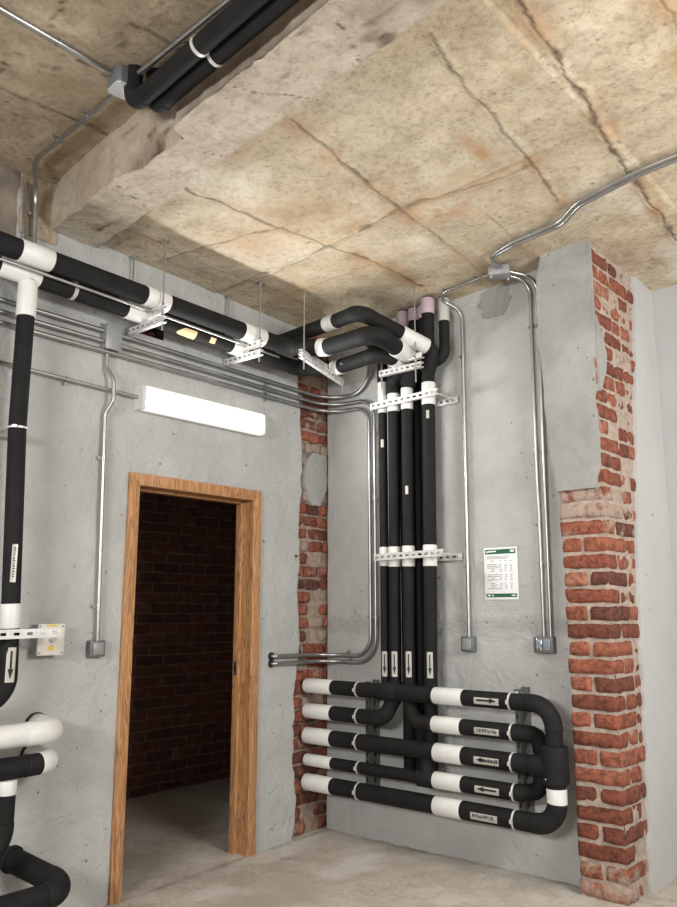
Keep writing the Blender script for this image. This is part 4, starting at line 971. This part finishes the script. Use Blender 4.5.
# ------------------------------------------------------------------ the other two bends in the corner
pipe('bend_pipe', 'highest black pipe bend in the ceiling corner, with grey sleeve at its start', [(-.03, -.515, 3.105), (.56, -.585, 3.100), (.835, -.655, 3.080), (1.000, -.15, 2.935), (.958, -.15, 2.80)], .046, [.5, .075, .06],
    [('grey_sleeve', (.505, -.578, 3.1), (.605, -.596, 3.1), TAPE_G, .004), (sl, (.925, -.38, 3.00), (.985, -.20, 2.95), TAPE, .004)], 'pipe bends in the ceiling corner')
pipe('bend_pipe', 'black pipe bend tucked behind the highest one in the ceiling corner', [(-.03, -.330, 3.085), (.42, -.355, 3.075), (.640, -.40, 3.06), (.605, -.15, 2.99), (.605, -.15, 2.80)], .034, [.5, .09, .07],
    [('grey_sleeve', (.36, -.352, 3.08), (.43, -.356, 3.07), TAPE_G, .004)], 'pipe bends in the ceiling corner')

# ------------------------------------------------------------------ vertical pipes on the back wall
gv = 'vertical pipes on the back wall'
fc = (.45, -.89, 0)
def vert(x0, r, label, ztop, zbot, bands, x1=None):
    return pipe('vertical_pipe', label, [(x0, -.15, ztop), (x1 or x0, -.15, zbot)], r, .1, bands, gv, base=((x1 or x0), -.15, zbot))
def sl2(x, zz): return [(sl, (x, -.15, a), (x, -.15, b), TAPE, .0035) for a, b in zz]
V1, _ = vert(.605, .0275, 'thinnest vertical black pipe, leftmost, with a long white sleeve at top', 2.83, .93, sl2(.605, ((2.855, 2.60), (1.752, 1.635))))
V2, V2P = pipe('vertical_pipe', 'second vertical black pipe from the left, elbowing left at its foot', [(.692, -.15, 2.76), (.680, -.15, .945)], .0355, .1, sl2(.69, ((2.725, 2.595), (1.75, 1.628))), gv, base=(.68, -.15, .8), elbow_parts=False)
V3, _ = pipe('vertical_pipe', 'third vertical black pipe from the left, elbowing right at its foot', [(.798, -.15, 2.77), (.783, -.15, .945)], .0355, .1, sl2(.795, ((2.73, 2.592), (1.75, 1.626))), gv, base=(.782, -.15, .8), elbow_parts=False)
V4, _ = pipe('vertical_pipe', 'rightmost vertical black pipe, rising behind the hanger to a mauve ceiling sleeve', [(.968, -.15, 3.28), (.945, -.15, 1.6), (.926, -.15, .55), (.945, -.18, .475)], .0385, [2, .03], [('mauve_sleeve', (.968, -.15, 3.275), (.968, -.15, 3.175), MAUVE, .004)]+sl2(.96, ((2.735, 2.595), (1.748, 1.622))), gv, base=(.926, -.15, .55), elbow_parts=False)
for root, x, r, zz in ((V1, .605, .0275, 1.055), (V2, .6808, .0362, 1.057), (V3, .7845, .0358, 1.06), (V4, .9353, .0385, 1.062)):
    sticker(root, (x, -.15, zz), (0, 0, -1), r, .145, .034, 'arrow', fc)
for root, x, r, zz, L in ((V1, .605, .0275, 2.40, .05), (V4, .9565, .0385, 2.53, .05), (V3, .791, .0355, 2.085, .05)):
    patch_on(V((x, -.15, zz)), V((0, 0, -1)), V(fc), r, L, .018).build('small_label', PLATE, root)
gb = 'grey risers behind the vertical pipes'
for x, y, r, lab, mt in ((.712, -.065, .036, 'dark riser behind the second and third vertical pipes with a wide mauve ceiling sleeve', MAUVE), (.800, -.065, .034, 'thin dark riser between the third and rightmost vertical pipes under a mauve sleeve', MAUVE), (.872, -.065, .031, 'thin dark riser close behind the rightmost vertical pipe under a mauve sleeve', MAUVE)):
    pipe('riser_pipe', lab, [(x, y, 3.28), (x, y, .42)], r, .1, [('mauve_sleeve', (x, y, 3.275), (x, y, 3.15 if r > .035 else 3.19), mt, .004)], gb, base=(x, y, .42))
pipe('riser_pipe', 'short black riser right of the vertical pipes with grey ceiling sleeve, hooking left', [(1.045, -.09, 3.28), (1.045, -.09, 2.89), (.905, -.10, 2.87)], .032, .075, [('grey_sleeve', (1.045, -.09, 3.275), (1.045, -.09, 3.125), TAPE_G, .003)], gb, base=(1.045, -.09, 2.89))

def rack(label, z, x0, x1, dz):
    t = thing('pipe_support', label, 'strut', (x0, 0, z), 'slotted struts across the vertical pipes')
    strut_mesh(MB(), (x0, -.214, z-dz), (x1, -.214, z+dz), (0, -1, 0), .041, .020, .024, .022).build('front_channel', ZINC, t)
    strut_mesh(MB(), (x0+.02, -.022, z-.01), (1.085, -.022, z-.01), (0, -1, 0), .041, .020, .024, .022).build('wall_channel', ZINC, t)
    for x in (x0+.016, x1-.012):
        mb = MB(); rod(mb, (x, -.226, z), (x, -.004, z), .005); nut(mb, (x, -.217, z), (0, 1, 0), .010); mb.build('bolt', ZINC, t)
    mb = MB(); nut(mb, (1.072, -.028, z-.01), (0, 1, 0), .010, .014); mb.build('wall_anchor', ZINC, t); return t
rack('upper slotted strut clamped across the vertical pipes near the ceiling', 2.645, .553, 1.062, .006)
rack('lower slotted strut clamped across the vertical pipes at mid height', 1.690, .572, 1.078, .004)

# ------------------------------------------------------------------ the horizontal manifold
gm = 'horizontal manifold pipes'
Y = -.20
def man(label, z, r, pts, bands, bend=.1, more_clamps=()):
    return pipe('manifold_pipe', label, pts, r, bend, bands, gm, [(.440, Y, z)]+([(1.480, Y, z)] if pts[-1][0] > 1.3 else []), base=(.0, Y, z))
def mb2(z, a, b, c): return [(sl, (.0, Y, z), (a+.008, Y, z), TAPE, .0025), (sl, (b+.02, Y, z), (c+.02, Y, z), TAPE, .003)]
Z1, Z2, Z3, Z4, Z5 = .899, .745, .596, .450, .318
M1, _ = man('topmost horizontal manifold pipe, curving down at its right end into the collar', Z1, .0435, [(.006, Y, Z1), (1.712, Y, Z1), (1.712, Y, .68)], mb2(Z1, .225, .974, 1.168), .115)
M2, _ = man('second horizontal manifold pipe from the top, joined to the fourth by a bend', Z2, .0435, [(.006, Y, Z2), (.628, Y, Z2), (.679, -.158, Z2+.12), (.680, -.15, .955)], [(sl, (.0, Y, Z2), (.228, Y, Z2), TAPE, .0025)], [.07, .06])
M3, _ = man('middle horizontal manifold pipe running straight into the collar', Z3, .0475, [(.006, Y, Z3), (1.66, Y, Z3)], mb2(Z3, .222, .974, 1.156))
M4, _ = man('thin fourth horizontal manifold pipe with a dark fitting below the vertical pipes', Z4, .034, [(.006, Y, Z4), (.93, Y, Z4)], [(sl, (.0, Y, Z4), (.228, Y, Z4), TAPE, .0025)])
M5, _ = man('lowest horizontal manifold pipe, curving up at its right end to the collar', Z5, .0480, [(.006, Y, Z5), (1.712, Y, Z5), (1.712, Y, .54)], mb2(Z5, .222, .966, 1.141)+[(sl, (1.712, Y, .500), (1.712, Y, .428), TAPE, .0025)], .115)
# right half of second and fourth pipes with their U-bend
UB, _ = pipe('manifold_pipe', 'right run of the second pipe bending down behind the middle pipe to the fourth', [(.783, -.15, .955), (.784, -.158, Z2+.12), (.845, Y, Z2), (1.50, Y, Z2), (1.585, -.125, Z2-.01), (1.592, -.115, Z2-.10), (1.592, -.115, Z4+.10), (1.585, -.125, Z4+.005), (1.50, Y, Z4), (.95, Y, Z4)], .0425, [.06, .08, .06, .07, .05, .05, .07, .06],
    [(sl, (.985, Y, Z2), (1.172, Y, Z2), TAPE, .003), (sl, (.985, Y, Z4), (1.168, Y, Z4), TAPE, .003)], gm, [(1.480, Y, Z2), (1.480, Y, Z4)], base=(.88, Y, Z2), elbow_parts=False)
# fittings
mb = MB(); sweep(mb, [(.60, Y, Z1), (.66, Y, Z1), (.74, Y, Z1)], .0505, 22, roundcap=.008); sweep(mb, [(.665, -.15, Z1+.04), (.67, Y+.02, Z1)], .040, 18); mb.build('tee_fitting', FOAM2, M1, smooth=True)
mb = MB(); sweep(mb, [(.74, Y, Z1), (.97, Y, Z1)], .0475, 22); mb.build('jacket', FOAM, M1, smooth=True)
mb = MB(); sweep(mb, [(.865, Y, Z4), (.985, Y, Z4)], .0490, 22, roundcap=.012); sweep(mb, [(.925, -.175, Z4+.12), (.925, Y+.01, Z4)], .0445, 18); mb.build('tee_fitting', FOAM2, M4, smooth=True)
t = thing('pipe_collar', 'thick black collar joining the top, middle and lowest manifold pipes', 'fitting', (1.712, Y, .52))
mb = MB(); prof = [(.525, .060), (.531, .066), (.686, .066), (.692, .060)]
sweep(mb, [(1.712, Y, .520), (1.712, Y, .700)], .0655, 28, roundcap=.005); mb.build('collar', FOAM2, t, smooth=True)
mb = MB(); sweep(mb, [(1.590, Y, Z3), (1.712, Y, Z3)], .0535, 24, roundcap=.004); mb.build('branch', FOAM2, t, smooth=True)
mb = MB(); sweep(mb, [V((1.690, -.268, .548)), V((1.689, -.2625, .548))], .004, 10); mb.build('rivet', CHROME, t)
ff = (.42, -.90, .05)
def sleeve_dir(sx): return (sx, 0, 0)
sticker(M1, (1.350, Y, Z1-.004), (1, 0, 0), .0435, .150, .042, 'arrow', ff, 'silver label with black arrow pointing right')
sticker(UB, (1.345, Y, Z2-.004), (1, 0, 0), .0425, .150, .040, 'text', ff, 'silver label with small print')
sticker(M3, (1.340, Y, Z3-.004), (-1, 0, 0), .0475, .150, .042, 'arrow_text', ff, 'silver label with arrow and small print')
sticker(UB, (1.335, Y, Z4-.004), (-1, 0, 0), .0425, .145, .040, 'arrow', ff, 'silver label with black arrow pointing left')
sticker(M5, (1.315, Y, Z5-.006), (1, 0, 0), .0480, .160, .044, 'text', ff, 'grey label with faded print', TAPE_G)
for label, x, z0, z1 in (('upright steel strut behind the left part of the manifold', .400, .225, .945), ('upright steel strut behind the right part of the manifold', 1.440, .225, .960)):
    t = thing('strut_channel', label, 'strut', (x, 0, z0))
    strut_mesh(MB(), (x+.020, -.024, z0), (x+.020, -.024, z1), (0, -1, 0), .041, .022).build('wall_channel', DZINC, t)
    strut_mesh(MB(), (x, -.075, z0+.01), (x, -.075, z1-.01), (0, -1, 0), .030, .022).build('front_channel', DZINC, t)
    for zz in (z0+.03, z1-.03):
        mb = MB(); rod(mb, (x, -.095, zz), (x, -.004, zz), .005); nut(mb, (x, -.08, zz), (0, 1, 0), .010); mb.build('bolt', ZINC, t)
    for k, zz in enumerate((Z1, Z2, Z3, Z4, Z5)):
        mb = MB(); rod(mb, (x+.04, -.158, zz), (x+.01, -.05, zz), .006); mb.build('clamp_stud', DZINC, t)

# ------------------------------------------------------------------ paper notice
t = thing('paper_notice', 'white laminated table notice with green bands taped on the back wall', 'notice', (1.33, -.004, 1.43))
x0, x1, z0, z1 = 1.222, 1.438, 1.428, 1.722
MB().box((x0, -.0055, z0), (x1, -.0015, z1)).build('sheet', PAPER, t, bevel=.001)
def flat(name, mat, rects, parent, y=-.0062):
    mb = MB()
    for a0, a1, b0, b1 in rects: mb.box((x0+a0*(x1-x0), y, z0+b0*(z1-z0)), (x0+a1*(x1-x0), -.0052, z0+b1*(z1-z0)))
    return mb.build(name, mat, parent)
hd = flat('header_band', GREEN, [(.045, .955, .875, .965)], t); ft = flat('footer_band', GREEN, [(.045, .955, .045, .115)], t)
flat('header_print', WHITEINK, [(.075, .13, .905, .935), (.14, .26, .91, .94), (.27, .38, .915, .94), (.80, .92, .905, .945)], hd, -.0070)
for r_ in ((.09, .18, .07, .095), (.22, .27, .07, .09), (.80, .92, .07, .09)): flat('footer_print', WHITEINK, [r_], ft, -.0070)
rnd = random.Random(9); rects = []
for k in range(3): rects.append((.09, .09+rnd.uniform(.55, .80), .825-.022*k, .833-.022*k))
for k in range(17):
    zz = .735-.033*k
    if k in (1, 7, 12): continue
    ln = rnd.choice((.12, .2, .3, .36)); rects.append((.09 if ln > .25 else .20, (.09 if ln > .25 else .20)+ln, zz, zz+.011))
    for cx in (.50, .65, .81): rects.append((cx-.03, cx+rnd.uniform(.01, .05), zz, zz+.012))
flat('table_print', GREYINK, rects, t)
